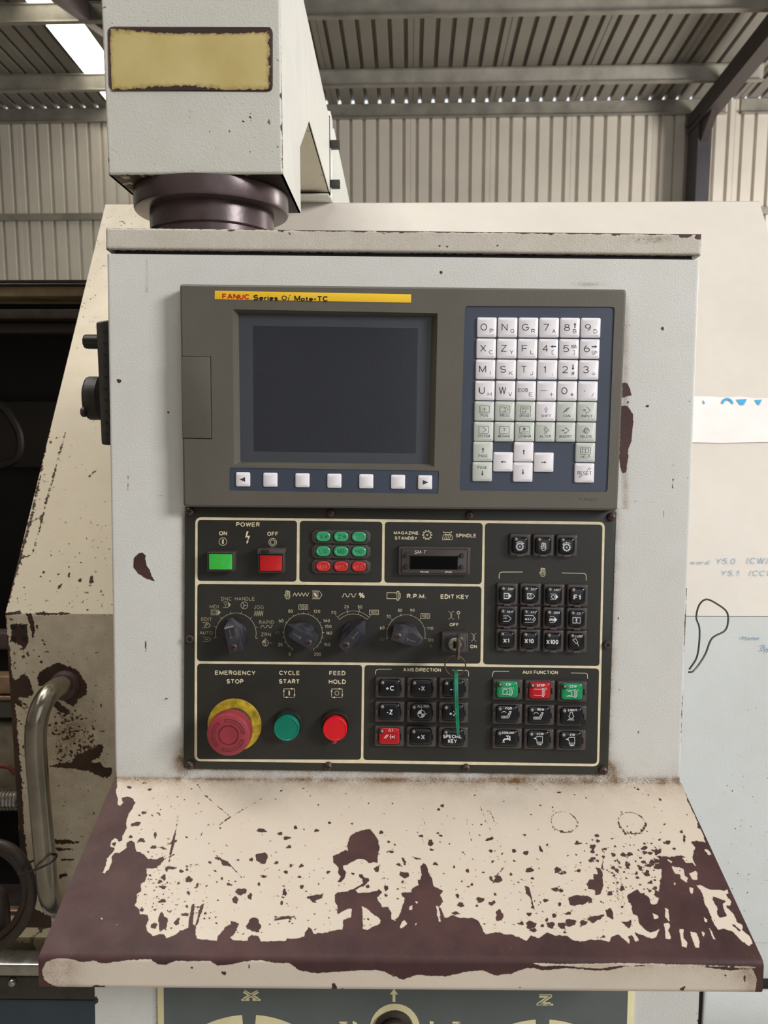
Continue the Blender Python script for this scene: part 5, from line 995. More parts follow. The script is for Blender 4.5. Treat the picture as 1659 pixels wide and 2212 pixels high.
def knob(cx, cy, ang, label):
    c = CON.hit(cx, cy, HP); a = math.radians(ang); ca, sa = math.cos(a), math.sin(a); q = lambda u, v: (c[0] + u * ca - v * sa, c[2] + u * sa + v * ca)
    mb = MB(); mb.lathe(c[0], c[2], [(.0112, HP), (.0112, .0085), (.0104, .0096)], 40); k = mb.build('selector_knob', M['knob'], OP); lab(k, label)
    B0 = [(.0165, .0012), (.0165, -.0012), (.0070, -.0090), (-.0050, -.0096), (-.0130, -.0070), (-.0130, .0070), (-.0050, .0096), (.0070, .0090)]
    B1 = [(.0155, .0014), (.0155, -.0014), (.0065, -.0074), (-.0050, -.0078), (-.0136, -.0062), (-.0136, .0062), (-.0050, .0078), (.0065, .0074)]
    T1 = [(.0105, .0044), (.0105, -.0044), (.0060, -.0050), (-.0030, -.0052), (-.0140, -.0050), (-.0140, .0050), (-.0030, .0052), (.0060, .0050)]
    HT = .0235; mb = MB(); mb.loft([at([q(*p) for p in B0], .0080), at([q(*p) for p in B1], .0125), at([q(*p) for p in T1], HT - .0006), at(inset([q(*p) for p in T1], .0006), HT)]); mb.build('pointer_grip', M['grip'], k, smooth=.5)
    s = q(-.0082, 0); mb = MB(); mb.lathe(s[0], s[1], [(.0031, HT - .0005), (.0031, HT + .0002), (.0024, HT + .0007), (.0008, HT + .0009)], 16); mb.build('grip_screw', M['screw'], k)
    P = Print(CON, HT, q=lambda u, v: (q(u, v)[0], -HT - .00015, q(u, v)[1])); P.stroke([(.0008, 0), (.0085, .0)], .0005); P.stroke([(.0006, -.0015), (.0006, .0015)], .0006); P.build('pointer_mark', M['creamf'], k)
    s2 = MB()
    for dx, dz in ((.0017, .0004), (.0004, .0017)): s2.box(s[0] - dx, s[0] + dx, -HT - .0012, -HT - .0008, s[1] - dz, s[1] + dz)
    s2.build('cross_slot', M['void'], k, smooth=0)
knob(*K1C, 103, 'mode selector knob pointing up, black'); knob(*K2C, 149, 'feed override knob turned towards 60'); knob(*K3C, 49, 'rapid override knob turned towards 100'); knob(*K4C, -16, 'spindle speed knob turned to 120')
# small panel symbols
def sym(fn, m='cream', name='symbol'):
    P = Print(CON, HC); fn(P); return P.build(name, M[m], OP)
def hand(P, x, y, w, h, lw=1.0):
    X = lambda u: x + (u - .5) * w; Y = lambda v: y + (v - .5) * h
    P.stroke([(X(.3), Y(1)), (X(.22), Y(.85)), (X(0), Y(.7)), (X(0), Y(.5)), (X(.18), Y(.56)), (X(.18), Y(.12)), (X(.3), Y(0)), (X(.95), Y(.08)), (X(1), Y(.8)), (X(.8), Y(1))], lw, True)
    for u in (.38, .57, .76): P.stroke([(X(u), Y(.06)), (X(u), Y(.6))], lw * .9)
    P.stroke([(X(.3), Y(.62)), (X(.4), Y(.75)), (X(.75), Y(.75)), (X(.9), Y(.62))], lw * .8)
def gear(P, x, y, r, lw=1.0, nt=10):
    pts = []
    for i in range(nt):
        for da, rr_ in ((-.26, r * .74), (-.14, r), (.14, r), (.26, r * .74)):
            a = 2 * math.pi * (i + da) / nt * 1.0; pts.append((x + rr_ * math.cos(a), y + rr_ * math.sin(a)))
    P.stroke(pts, lw, True); P.circle(x, y, r * .16, lw * .9, n=10)
def zig(P, x0, x1, y, h, n, lw=1.0): P.stroke([(x0 + (x1 - x0) * i / n, y + (h / 2 if i % 2 == 0 else -h / 2)) for i in range(n + 1)], lw)
def sine(P, x0, x1, y, h, per, lw=1.1): P.stroke([(x0 + (x1 - x0) * i / 80, y + h / 2 * math.tanh(2.2 * math.cos(2 * math.pi * per * i / 80))) for i in range(81)], lw)
def tagbox(P, x, y, w, h, lw=.9, tip=.3): P.stroke([(x - w / 2, y - h / 2), (x + w * (.5 - tip), y - h / 2), (x + w / 2, y), (x + w * (.5 - tip), y + h / 2), (x - w / 2, y + h / 2)], lw)
sym(lambda P: (P.circle(481.5, 1170, 8.3, 1.0), P.stroke([(481.5, 1165), (481.5, 1175)], 3.4)))
sym(lambda P: (P.circle(589, 1171.2, 8.3, 1.0), P.circle(589, 1171.2, 5, 1.0)))
sym(lambda P: P.poly([c3(*p) for p in ((515, 208), (530, 208), (518, 245), (543, 242), (524, 285), (532, 285), (517, 308), (512, 282), (519, 284), (528, 254), (504, 258))]))
sym(lambda P: gear(P, 922.9, 1155.8, 10.2, 1.2))
def spind(P):
    for q in ([(937, 338), (937, 358), (1040, 358), (1040, 338)], [(958, 365), (958, 384), (1020, 384), (1020, 365)], [(935, 388), (1040, 388), (1055, 440), (1040, 450), (920, 450), (935, 388)]): P.stroke([c4(*p) for p in q], .9)
    for u in (950, 972, 994, 1016): P.stroke([c4(u + 12, 395), c4(u - 4, 445), c4(u + 10, 445)], .8)
sym(spind)
sym(lambda P: hand(P, 620.7, 1284.8, 11, 17.5)); sym(lambda P: zig(P, 632.6, 667.3, 1284.2, 8, 9, 1.1))
sym(lambda P: (P.stroke([(674, 1276.6), (690, 1276.8), (695.6, 1285.2), (690, 1293.4), (674, 1293.4)], .9), P.stroke([(676, 1279), (687, 1279), (687, 1291), (676, 1291)], .8, True), P.text('%', 681.5, 1285, 7.5, 9, 1)))
sym(lambda P: sine(P, 738.5, 769.9, 1286, 7, 2.5, 1.3))
def tool(P):
    for q, cl_ in (([(212, 1128), (340, 1130), (340, 1205), (212, 1203)], True), ([(342, 1110), (366, 1110), (364, 1223), (340, 1223)], True), ([(368, 1130), (384, 1140), (382, 1195), (366, 1208)], False)): P.stroke([c4(*p) for p in q], 1.1, cl_)
sym(tool)
def modesyms(P):
    tagbox(P, 447, 1381, 17, 9); arrow(P, 446, 1381, 8, 1, 0, 3.5)
    tagbox(P, 446, 1350.6, 17, 11); P.stroke([(441, 1353), (446, 1347), (449, 1348), (443, 1354)], .8)
    P.poly([(470, 1316), (477, 1323), (470, 1330)], [(0, 1, 2)]); P.stroke([(456, 1317.5), (468, 1317.5), (468, 1328.5), (456, 1328.5)], .9, True); P.stroke([(459, 1320), (465, 1320), (465, 1326), (459, 1326)], .8, True)
    P.stroke([(482, 1300.5), (493, 1300.5)], .9); P.stroke([(482, 1312.5), (493, 1312.5)], .9); P.poly([(493, 1300.5), (499, 1306.5), (493, 1312.5)], [(0, 1, 2)]); P.stroke([(484, 1303), (487.5, 1307), (491, 1303)], .8); P.stroke([(487.5, 1307), (487.5, 1311)], .8)
    P.circle(527.8, 1307.7, 7.5, 1); P.circle(527.8, 1307.7, 1.8, .9, n=10)
    for a in (0, 120, 240): P.stroke([(527.8 + 2 * math.cos(math.radians(a)), 1307.7 - 2 * math.sin(math.radians(a))), (527.8 + 7 * math.cos(math.radians(a)), 1307.7 - 7 * math.sin(math.radians(a)))], .9)
    zig(P, 549, 568.6, 1325, 12, 9, 1.0); sine(P, 562, 589, 1353.6, 5.5, 2.5, 1.0)
    P.circle(573.3, 1388.6, 6.7, 1.2); P.stroke([(573.3, 1377.5), (573.3, 1395)], 1); P.stroke([(566, 1388.6), (588, 1388.8)], 1.2); P.poly([(573.3, 1388.6)] + [(573.3 + 6 * math.cos(math.radians(a)), 1388.6 - 6 * math.sin(math.radians(a))) for a in range(90, 181, 15)])
sym(modesyms, 'creamd')
def magnets(x, y, s=1.0):
    def f(P):
        P.circle(x - 5.6 * s, y, 7 * s, 1.0, -62, 62, 12); P.circle(x + 5.6 * s, y, 7 * s, 1.0, 118, 242, 12)
        for sx in (-1, 1):
            for sy in (-1, 1): P.stroke([(x + sx * 6 * s, y + sy * 8.6 * s), (x + sx * 3.4 * s, y + sy * 7.6 * s), (x + sx * 1.6 * s, y + sy * 5.5 * s)], 1.0)
    return f
sym(magnets(974.5, 1329), 'creamd'); sym(magnets(1023.3, 1376.5), 'creamd')
sym(lambda P: (P.circle(990.2, 1323.5, 2.9, 2.0, n=14), P.stroke([(990.2, 1327), (990.2, 1337.5)], 1.6), P.stroke([(990.2, 1332), (992.4, 1332)], 1.0), P.stroke([(990.2, 1335), (992.4, 1335)], 1.0)), 'creamd')
sym(lambda P: hand(P, 1172, 1235.8, 11.6, 17.6))
def br_(pts): sym(lambda P: P.stroke(pts, 1.2), 'cream', 'bracket_line')
br_([(1129, 1235.7), (1084, 1235.7), (1080, 1237.5), (1078.2, 1241.5), (1078.2, 1250)]); br_([(1214, 1237.6), (1260.8, 1238.6), (1265, 1240.5), (1266.4, 1244), (1266.4, 1253.9)])
br_([(845.8, 1445.7), (817, 1445.7), (813, 1447), (811.2, 1450.4), (811.2, 1456.8)]); br_([(977.5, 1447.5), (1007.9, 1448.4), (1011, 1449.6), (1012.4, 1453.8), (1012.4, 1460.8)])
br_([(1099.5, 1450.3), (1069.5, 1449.9), (1065.6, 1451.5), (1064, 1455.5), (1064, 1461.5)]); br_([(1233.3, 1453.6), (1264.5, 1454.2), (1268, 1455.6), (1269.2, 1459.2), (1269.2, 1466.3)])
def cyc(x, y, inner):
    def f(P):
        P.stroke([(x - 11.5, y + 8), (x - 11.5, y - 9), (x + 11.5, y - 9), (x + 11.5, y + 8)], .9); P.stroke([(x - 9, y + 9.3), (x + 11.5, y + 9.3)], .9)
        P.poly([(x - 13.4, y - 3), (x - 11.5, y - 9), (x - 9.6, y - 3)], [(0, 1, 2)]); P.poly([(x + 4, y - 11), (x + 11, y - 9), (x + 4, y - 7)], [(0, 1, 2)]); P.poly([(x + 9.6, y + 3), (x + 13.4, y + 3), (x + 11.5, y + 9)], [(0, 1, 2)]); P.poly([(x - 4, y + 7.3), (x - 12, y + 9.3), (x - 4, y + 11.3)], [(0, 1, 2)])
        P.stroke([(x, y - 5), (x, y + 5)], 2.8) if inner else P.circle(x, y, 4.4, .9)
    return f
sym(cyc(624.7, 1497, 1)); sym(cyc(727.8, 1497.2, 0))

# power buttons
def rect_local(x0, y0, x1, y1, h, r=.001, n=3):
    a = CON.hit(x0, y0, h); b = CON.hit(x1, y1, h); return rr((a[0] + b[0]) / 2, (a[2] + b[2]) / 2, b[0] - a[0], a[2] - b[2], r, n)
for nm, hx, face, m, lb in (('on', (452, 1193, 508.5, 1230.5), (451, 1196.8, 501.5, 1230.9), 'green', 'green square power on button'), ('off', (561, 1191, 617, 1233), (561, 1199.5, 609, 1233.6), 'red', 'red square power off button')):
    fl_ = rect_local(*face, .0150, .0006); c0 = np.array(fl_); ctr = (c0.max(0) + c0.min(0)) / 2; sz = c0.max(0) - c0.min(0)
    mb = MB(); L = rr(ctr[0], ctr[1], sz[0] + .0035, sz[1] + .0035, .001); slab(mb, L, HP, .0140, .0006); k = mb.build('power_button', M['frame'], OP); lab(k, lb)
    mb = MB(); slab(mb, inset(L, .0010), .0135, .0142); mb.build('dark_seam', M['void'], k, smooth=0)
    mb = MB(); slab(mb, fl_, .0130, .0150, .0005); mb.build('lens', M[m], k)
    if nm == 'off':
        zt = L and max(p[1] for p in L); xa_, xb_ = min(p[0] for p in L), max(p[0] for p in L)
        MB().box(xa_ - .0005, xb_ + .0010, -.0165, -HP, zt - .0005, zt + .0045, .0008).build('guard_hinge', M['frame'], k)
        MB().box(xa_ + .004, xa_ + .0105, -.0180, -.0160, zt + .0005, zt + .0035, .0004).build('hinge_tab', M['void'], k)
# indicator lamps
ry = (1159.3, 1191.2, 1223.6); rx = (697.8, 736.6, 775.4); TX = (('X', 'Z', ''), ('LG', 'MG', 'HG'), ('U', 'HYT', 'Y'))
for i, y in enumerate(ry):
    hs = .0058; a = CON.hit(673, y, hs); b = CON.hit(800.5, y + .9, hs); s = CON.mpp(730, y, hs); cx_, cz_ = (a[0] + b[0]) / 2, (a[2] + b[2]) / 2; Hh = 30.5 * s
    pts = []; W2 = (b[0] - a[0]) / 2; q4 = Hh / 2
    for x, z in ((-W2, q4 * .55), (-W2 + q4 * .55, q4), (-.0095, q4), (-.0082, q4 - .0007), (-.0068, q4), (.0068, q4), (.0082, q4 - .0007), (.0095, q4), (W2 - q4 * .55, q4), (W2, q4 * .55)): pts.append((cx_ + x, cz_ + z))
    pts += [(x, 2 * cz_ - z) for x, z in reversed(pts)]
    mb = MB(); slab(mb, pts, HP, hs, .0006); strip = mb.build('lamp_strip', M['frame'], OP); 
    for sx in (-1, 1): mb = MB(); mb.box(cx_ + sx * (W2 - .0028) - .0006, cx_ + sx * (W2 - .0028) + .0006, -hs - .0008, -hs + .001, cz_ - .0025, cz_ + .0025, .0002); mb.build('strip_clip', M['frame'], strip)
    for j, x in enumerate(rx):
        c = CON.hit(x, y + (x - 736) * .009, hs + .001); mb = MB(); slab(mb, rr(c[0], c[2], 35.5 * s, 25.5 * s, .0055, 6), hs - .0008, hs + .0002); mb.build('lens_rim', M['void'], strip, smooth=0)
        L = rr(c[0], c[2], 32.5 * s, 22.5 * s, .0048, 6); mb = MB(); mb.loft([at(L, hs), at(inset(L, .0003), hs + .0012), at(inset(L, .0012), hs + .0016), at(inset(L, .0022), hs + .0013), at(inset(L, .0028), hs + .0012)]); g_ = i < 2; mb.build('lens', M['lensg' if g_ else 'lensr'], strip, smooth=1.2)
        P = Print(CON, hs + .0013, .009); t_ = TX[i][j]
        if t_: P.text(t_, x - (3 if len(t_) == 1 else 0), y + .3, 7.5 * len(t_) if len(t_) < 3 else 15, 8.5 if len(t_) < 3 else 5)
        if t_ in ('X', 'Z'): P.poly([(x + 4, y), (x + 7, y - 3.4), (x + 10, y), (x + 7, y + 3.4)])
        if t_ in 'UY' and t_: P.circle(x + 6, y, 2.2, .9)
        if t_: P.build('lens_mark', M['lensgd' if g_ else 'lensrd'], strip)
# readout
a = rect_local(860.5, 1180.5, 1016, 1243.5, .0085, .0016); mb = MB(); slab(mb, a, HP, .0085, .0012); ro = mb.build('tool_readout', M['frame'], OP)
mb = MB(); slab(mb, rect_local(866.5, 1185, 1009.5, 1240.5, .0087, .0014), .0083, .0087); mb.build('readout_groove', M['void'], ro, smooth=0)
mb = MB(); slab(mb, rect_local(867.5, 1186.2, 1008, 1239.3, .0092, .0014), .0083, .0092, .0004); mb.build('readout_face', M['frame'], ro)
mb = MB(); slab(mb, rect_local(885, 1200, 989, 1231, .0095, .0003), .0090, .0095); mb.build('window_rim', M['void'], ro)
mb = MB(); slab(mb, rect_local(886.5, 1201.3, 987.8, 1229.8, .0096, .0002), .0092, .0096); mb.build('window', M['blackwin'], ro, smooth=0)
P = Print(CON, .0093); P.text('SM-T', 908, 1192.5, 24, 7.6, 0, .28); P.text('POT.NO.', 917.5, 1235.4, 19, 4.2, 0, .25); P.text('SP.NO.', 969, 1235.8, 15.7, 4.2, 0, .25); P.build('readout_lettering', M['white'], ro)
for x, y in ((878.5, 1199.9), (878.5, 1224.4), (998.2, 1200.7), (998.2, 1226)):
    c = CON.hit(x, y, .012); mb = MB(); mb.lathe(c[0], c[2], [(.0021, .0090), (.0021, .0112), (.0016, .0120)], 8); mb.build('readout_button', M['knob'], ro)
# push buttons with lamp
def push(px, py, w, h, cw, ch, capm, draw, label, lo, clips, ink='white'):
    HS, HT = .0082, .0112; c = CON.hit(px, py, HS); s = CON.mpp(px, py, HS); W, Hh = w * s, h * s
    L = rr(c[0], c[2], W, Hh, .0016, 3); mb = MB(); mb.loft([at(L, HP), at(L, HS - .0008), at(inset(L, .0004), HS - .0002), at(inset(L, .0010), HS)]); k = mb.build('push_button', M['frame'], OP); lab(k, label)
    cc = CON.hit(px, py, HT); CL = rr(cc[0], cc[2], cw * s, ch * s, .0026, 4); rim = rr((c[0] + cc[0]) / 2, (c[2] + cc[2]) / 2, (cw + 3.4) * s, (ch + 3.4) * s, .0032, 4)
    mb = MB(); slab(mb, rim, HS - .001, HS + .0002, .0001); mb.build('cap_gap', M['void'], k, smooth=0)
    mb = MB(); mb.loft([at(CL, HS - .0005), at(CL, HT - .0011), at(inset(CL, .0004), HT - .0005), at(inset(CL, .0012), HT - .0001), at(inset(CL, .0035), HT), ]); mb.build('cap', M[capm], k, smooth=1.2)
    e = CON.hit(px + lo[0], py + lo[1], HT + .0006); mb = MB(); mb.lathe(e[0], e[2], [(.0024, HT - .0004), (.0024, HT + .0001), (.0019, HT + .0003)], 16); mb.build('lamp_seat', M['void'], k, smooth=1)
    mb = MB(); mb.lathe(e[0] + .0002, e[2] + .0002, [(.0016, HT), (.0015, HT + .0008), (.0009, HT + .0014), (.0003, HT + .0016)], 14); mb.build('lamp', M['led'], k, smooth=1.4)
    if clips == 'b':
        z = c[2] - Hh / 2; MB().box(c[0] - .0033, c[0] + .0033, -HS - .0008, -HS + .002, z - .0004, z + .0018, .0003).build('clip', M['frame'], k); MB().box(c[0] - .0024, c[0] + .0024, -HS - .0002, -HS + .001, z + .0018, z + .0026).build('clip_slot', M['void'], k, smooth=0)
    else:
        for sx in (-1, 1): x = c[0] + sx * (W / 2 - .0018); MB().box(x - .0009, x + .0009, -HS - .0008, -HS + .001, c[2] - .0026, c[2] + .0026, .0002).build('clip', M['frame'], k); MB().box(x - sx * .0016 - .0004, x - sx * .0016 + .0004, -HS - .0002, -HS + .001, c[2] - .0026, c[2] + .0026).build('clip_slot', M['void'], k, smooth=0)
    P = Print(CON, HT, .009, lift=.00018); draw(P, px, py); 
    if P.mb.f: P.build('legend', M[ink], k)
    return k
c5 = lambda x, y: (1030 + x * .18686, 1090 + y * .18686)
T = lambda s, dx, dy, w, h, b=1: (lambda P, x, y: P.text(s, x + dx, y + dy, w, h, b))
def both(*fs): return lambda P, x, y: [f(P, x, y) for f in fs]
LO = (-9.3, -12)
def i_gear(d):
    def f(P, x, y): gear(P, x - .5, y + 3.5, 8.2, 1.1, 12); P.circle(x - .5, y + 3.5, 10.8, 1.1, 45, 135, 8); P.poly([(x - .5 + d * 6, y - 6.5), (x - .5 + d * 9.8, y - 3), (x - .5 + d * 5.5, y - 2.6)], [(0, 1, 2)])
    return f
for (a, b), d, l in (((500, 468), i_gear(1), 'black button with gear and clockwise arrow'), ((770, 473), lambda P, x, y: hand(P, x, y + 2.5, 10.5, 17), 'black button with hand symbol'), ((1042, 477), i_gear(-1), 'black button with gear and counter-clockwise arrow')):
    push(*c5(a, b), 44.8, 47.6, 33, 33, 'cap', d, l, LO, 'b')
tm = lambda s, dx=7, w=12: (lambda P, x, y: P.text(s, x + dx, y - 12, w, 5.2, 0))
def tagi(P, x, y, fill=False): 
    P.stroke([(x - 8, y - 3), (x + 3, y - 3)], .9); P.stroke([(x - 8, y + 9), (x + 3, y + 9)], .9)
    (P.poly([(x + 3, y - 3.4), (x + 9, y + 3), (x + 3, y + 9.4)], [(0, 1, 2)]) if fill else P.stroke([(x + 3, y - 3), (x + 9, y + 3), (x + 3, y + 9)], .9))
i_sbk = both(tm('SBK'), lambda P, x, y: (tagi(P, x, y, True), P.stroke([(x - 7, y - 2), (x - 7, y + 8), (x + 2, y + 8), (x + 2, y - 2)], .9, True), arrow(P, x - 2.5, y + 3, 6, 1, 0, 3)))
i_bdt = both(tm('BDT'), lambda P, x, y: (tagi(P, x, y), P.stroke([(x - 7, y - 1.5), (x - 7, y + 7.5), (x + 1, y + 7.5), (x + 1, y - 1.5)], .9, True), P.stroke([(x - 7, y + 7.5), (x + 1, y - 1.5)], .8)))
i_m01 = both(tm('M01'), lambda P, x, y: (tagi(P, x, y, True), P.circle(x - 2, y + 3, 3.6, .9)))
i_mlk = both(tm('MLK'), lambda P, x, y: (tagi(P, x, y), arrow(P, x - 4, y + 2, 8, 1, 0, 3)))
i_afl = both(tm('AFL'), lambda P, x, y: (P.stroke([(x - 12, y - 5), (x + 6, y - 5), (x + 12, y + 3), (x + 6, y + 10), (x - 12, y + 10)], .9), P.text('M.S.T', x - 4, y + 3, 14, 4.6, 1), P.stroke([(x + 4, y + 6), (x + 8, y)], .7), P.stroke([(x + 6, y + 6), (x + 10, y)], .7)))
i_drn = both(tm('DRN'), lambda P, x, y: (P.poly([(x + 2, y - 3), (x + 8, y + 3), (x + 2, y + 9)], [(0, 1, 2)]), zig(P, x - 9, x + 2, y + 3, 6, 7, 1.0), P.stroke([(x - 8, y - 3.5), (x + 2, y - 3.5)], .8), P.stroke([(x - 8, y + 9), (x + 2, y + 9)], .8)))
i_ce = both(tm('CE', 4, 8), lambda P, x, y: (P.stroke([(x - 9, y - 3), (x - 2, y - 3), (x - 2, y + 9), (x - 9, y + 9)], .9, True), P.stroke([(x + 0, y - 3), (x + 7, y - 3), (x + 7, y + 9), (x + 0, y + 9)], .9, True), P.disc(x - 1, y + 2, 2, 8)))
i_lub = both(tm('LUBE', 5, 16), lambda P, x, y: (P.stroke([(x - 8, y - 4), (x - 2, y - 7), (x + 3, y + 2), (x - 1, y + 4)], .9, True), P.stroke([(x + 1.5, y + 3), (x + 5, y + 10)], .9)))
grid12 = [((353, 1040), i_sbk, 'SBK'), ((621, 1042), i_bdt, 'BDT'), ((893, 1050), i_m01, 'M01'), ((1165, 1055), T('F1', -1, 3, 15, 11), 'F1'), ((349, 1302), i_mlk, 'MLK'), ((617, 1308), i_afl, 'AFL'), ((886, 1315), i_drn, 'DRN'), ((1158, 1322), i_ce, 'CE'),
          ((345, 1565), T('X1', -1, 1.5, 13, 9.5), 'X1'), ((613, 1572), T('X10', -1.5, 1, 20, 9.5), 'X10'), ((884, 1580), T('X100', -2, 1.5, 26, 9.5), 'X100'), ((1153, 1586), i_lub, 'LUBE')]
for (a, b), d, l in grid12: push(*c5(a, b), 44.8, 48, 33, 33.5, 'cap', d, 'square black button marked %s' % l, LO, 'b')
c7 = lambda x, y: (780 + x * .16878, 1420 + y * .16878); c8 = lambda x, y: (1030 + x * .18686, 1420 + y * .18686)
LB = (-16.2, -10.8)
def i_ref(P, x, y):
    P.text('ALL REF', x + 4, y - 13.5, 25, 5, 0); P.circle(x, y + 2.5, 7.8, 1.3)
    for a0_ in (0, 180): P.poly([(x, y + 2.5)] + [(x + 7 * math.cos(math.radians(a0_ + q)), y + 2.5 - 7 * math.sin(math.radians(a0_ + q))) for q in range(90, 181, 15)])
    P.stroke([(x, y - 9), (x, y + 2)], .9); P.stroke([(x, y + 2.5), (x + 12.5, y + 2.5)], .9)
def i_ot(P, x, y):
    P.text('O.T.', x + 4.5, y - 13, 12, 5.6, 1)
    for q in (0, 3.5): P.stroke([(x - 11 + q, y + 4), (x - 5 + q, y - 4)], 1.3)
    arrow(P, x + 5.5, y + 1, 10, 1.1, 0, 5); P.stroke([(x + 3.5, y - 4.5), (x + 3.5, y + 6)], 1.1); P.stroke([(x + 11, y - 3), (x + 11, y + 5)], 1.0)
ax9 = [((368, 392), 'cap', T('+C', 0, .5, 18.5, 10.5), 'black axis button marked +C'), ((777, 395), 'cap', T('-X', -.5, .5, 14.5, 11), 'black axis button marked -X'), ((1187, 402), 'cap', T('-C', -.5, 1, 16, 10.5), 'black axis button behind the green key tag, top row'),
       ((365, 700), 'cap', T('-Z', 0, 0, 14, 10.5), 'black axis button marked -Z'), ((772, 708), 'cap', i_ref, 'black button marked ALL REF'), ((1182, 713), 'cap', T('+Z', -1, 1, 17, 10.5), 'black axis button behind the green key tag, middle row'),
       ((360, 1012), 'capr', i_ot, 'red button marked O.T.'), ((768, 1020), 'cap', T('+X', -.5, 0, 17.5, 11), 'black axis button marked +X'), ((1178, 1028), 'cap', both(T('SPECIAL', -1.5, -2.5, 40, 7.6), T('KEY', -1.5, 7.5, 19, 8.5)), 'black button marked SPECIAL KEY')]
for (a, b), m, d, l in ax9: push(*c7(a, b), 63.6, 44.6, 44.7, 35.6, m, d, l, LB, 's')
def i_sp(kind):
    def f(P, x, y):
        P.text({'CW': 'CW', 'CCW': 'CCW', 'STOP': 'STOP'}[kind], x + 2, y - 12, {'CW': 11, 'CCW': 15, 'STOP': 17}[kind], 5.8, 1)
        P.stroke([(x - 13, y - 4), (x + 5, y - 3.5)], .9); P.stroke([(x - 13, y + 9), (x + 5, y + 9.5)], .9); P.stroke([(x + 5, y - 5), (x + 8, y - 5), (x + 8, y + 12), (x + 5, y + 12)], .9, True); P.stroke([(x + 8.5, y - 2), (x + 10.5, y + 0), (x + 10.5, y + 8), (x + 8.5, y + 10)], .9)
        if kind != 'STOP': P.circle(x - 5.5, y + 3, 5, 1.0, -50 if kind == 'CW' else 230, 230 if kind == 'CW' else 510 - 10, 20); arrow(P, x - 1.5, y + 6, 4, 1, 60, 4); P.stroke([(x + 12.5, y - 6), (x + 12.5, y - 2)], 1.0)
        else: P.circle(x + 12, y - 4.5, 2, .8, n=12)
    return f
def i_conv(t_):
    def f(P, x, y):
        P.text(t_, x + 3, y - 12.5, 14, 5.4, 1); P.circle(x - 7, y - 0.5, 5.6, .9, 30, 150, 8)
        P.stroke([(x - 12, y + 4), (x + 0, y + 4), (x + 5.5, y - 6.5), (x + 8.6, y - 5.5), (x + 3, y + 8), (x - 12, y + 8)], 1.0, True)
        for q in range(4): P.disc(x - 9 + q * 3, y + 6, .8, 6); P.disc(x + 2 + q * 1.5, y + 4 - q * 3, .8, 6)
    return f
def i_light(P, x, y):
    P.text('LIGHT', x + 2, y - 13, 19, 5.4, 1); P.stroke([(x - 3.6, y - 8.5), (x + 1.8, y - 8.5), (x + 1.8, y - 5), (x + 4.5, y + 1), (x + 1.5, y + 4.5), (x - 3.5, y + 4.5), (x - 6.5, y + 1), (x - 3.6, y - 5)], 1.0, True)
    for q in (-5.5, -3, -.9, 1.2, 3.7): P.stroke([(x - .9 + q * .8, y + 5.6), (x - .9 + q * 1.5, y + 9.5)], .9)
def i_cool(P, x, y):
    P.text('COOLANT', x + 2.5, y - 13, 27, 5, 1); P.stroke([(x - 2, y - 6.2), (x + 4.5, y - 6.2)], 1.6); P.stroke([(x + 1.5, y - 6), (x + 1.5, y - 1)], 1.8); P.stroke([(x + 6, y - 6), (x + 6, y + 4)], 2.4); P.stroke([(x + 5.5, y + .5), (x - 5, y + .5), (x - 7.5, y + 3), (x - 7.5, y + 5)], 3.0)
    for q in (-10, -7.5, -5): P.stroke([(x - 7.5 + (q + 7.5) * .4, y + 5.5), (x + q, y + 8.5)], .8)
def i_tur(t_, d):
    def f(P, x, y):
        P.text(t_, x + 3, y - 12, 15 if t_ == 'CCW' else 11, 5.6, 1); P.stroke([(x - 4, y - 6.5), (x + 8, y - 6.5), (x + 8, y + 8), (x - 4, y + 8), (x - 4, y + 1), (x - 6, y - .5), (x - 6, y - 4)], 1.0, True); P.stroke([(x - 4, y + 5.5), (x + 8, y + 5.5)], .8); P.poly([(x - 6, y - 4.5), (x - 12, y - 2.6), (x - 6, y - .5)], [(0, 1, 2)]); arrow(P, x + 2, y + 11, 10, 1.2, 0 if d > 0 else 180, 3.6)
    return f
ax = [((355, 377), 'capg', i_sp('CW'), 'green spindle button marked CW'), ((730, 388), 'capr', i_sp('STOP'), 'red spindle button marked STOP'), ((1103, 400), 'capg', i_sp('CCW'), 'green spindle button marked CCW'), ((352, 658), 'cap', i_conv('FOR'), 'black conveyor button marked FOR'), ((723, 670), 'cap', i_conv('REW'), 'black conveyor button marked REW'), ((1098, 680), 'cap', i_light, 'black button marked LIGHT with broken frame'),
      ((349, 942), 'cap', i_cool, 'black button marked COOLANT'), ((716, 950), 'cap', i_tur('CCW', 1), 'black turret button marked CCW'), ((1089, 960), 'cap', i_tur('CW', -1), 'black turret button marked CW')]
for (a, b), m, d, l in ax: push(*c8(a, b), 64.2, 44, 45.6, 35.6, m, d, l, LB, 's')
mb = MB(); slab(mb, rect_local(1257, 1555, 1265.5, 1567.5, .0086, .0008), HP, .0086); mb.build('broken_corner_hole', M['void'], OP, smooth=0)
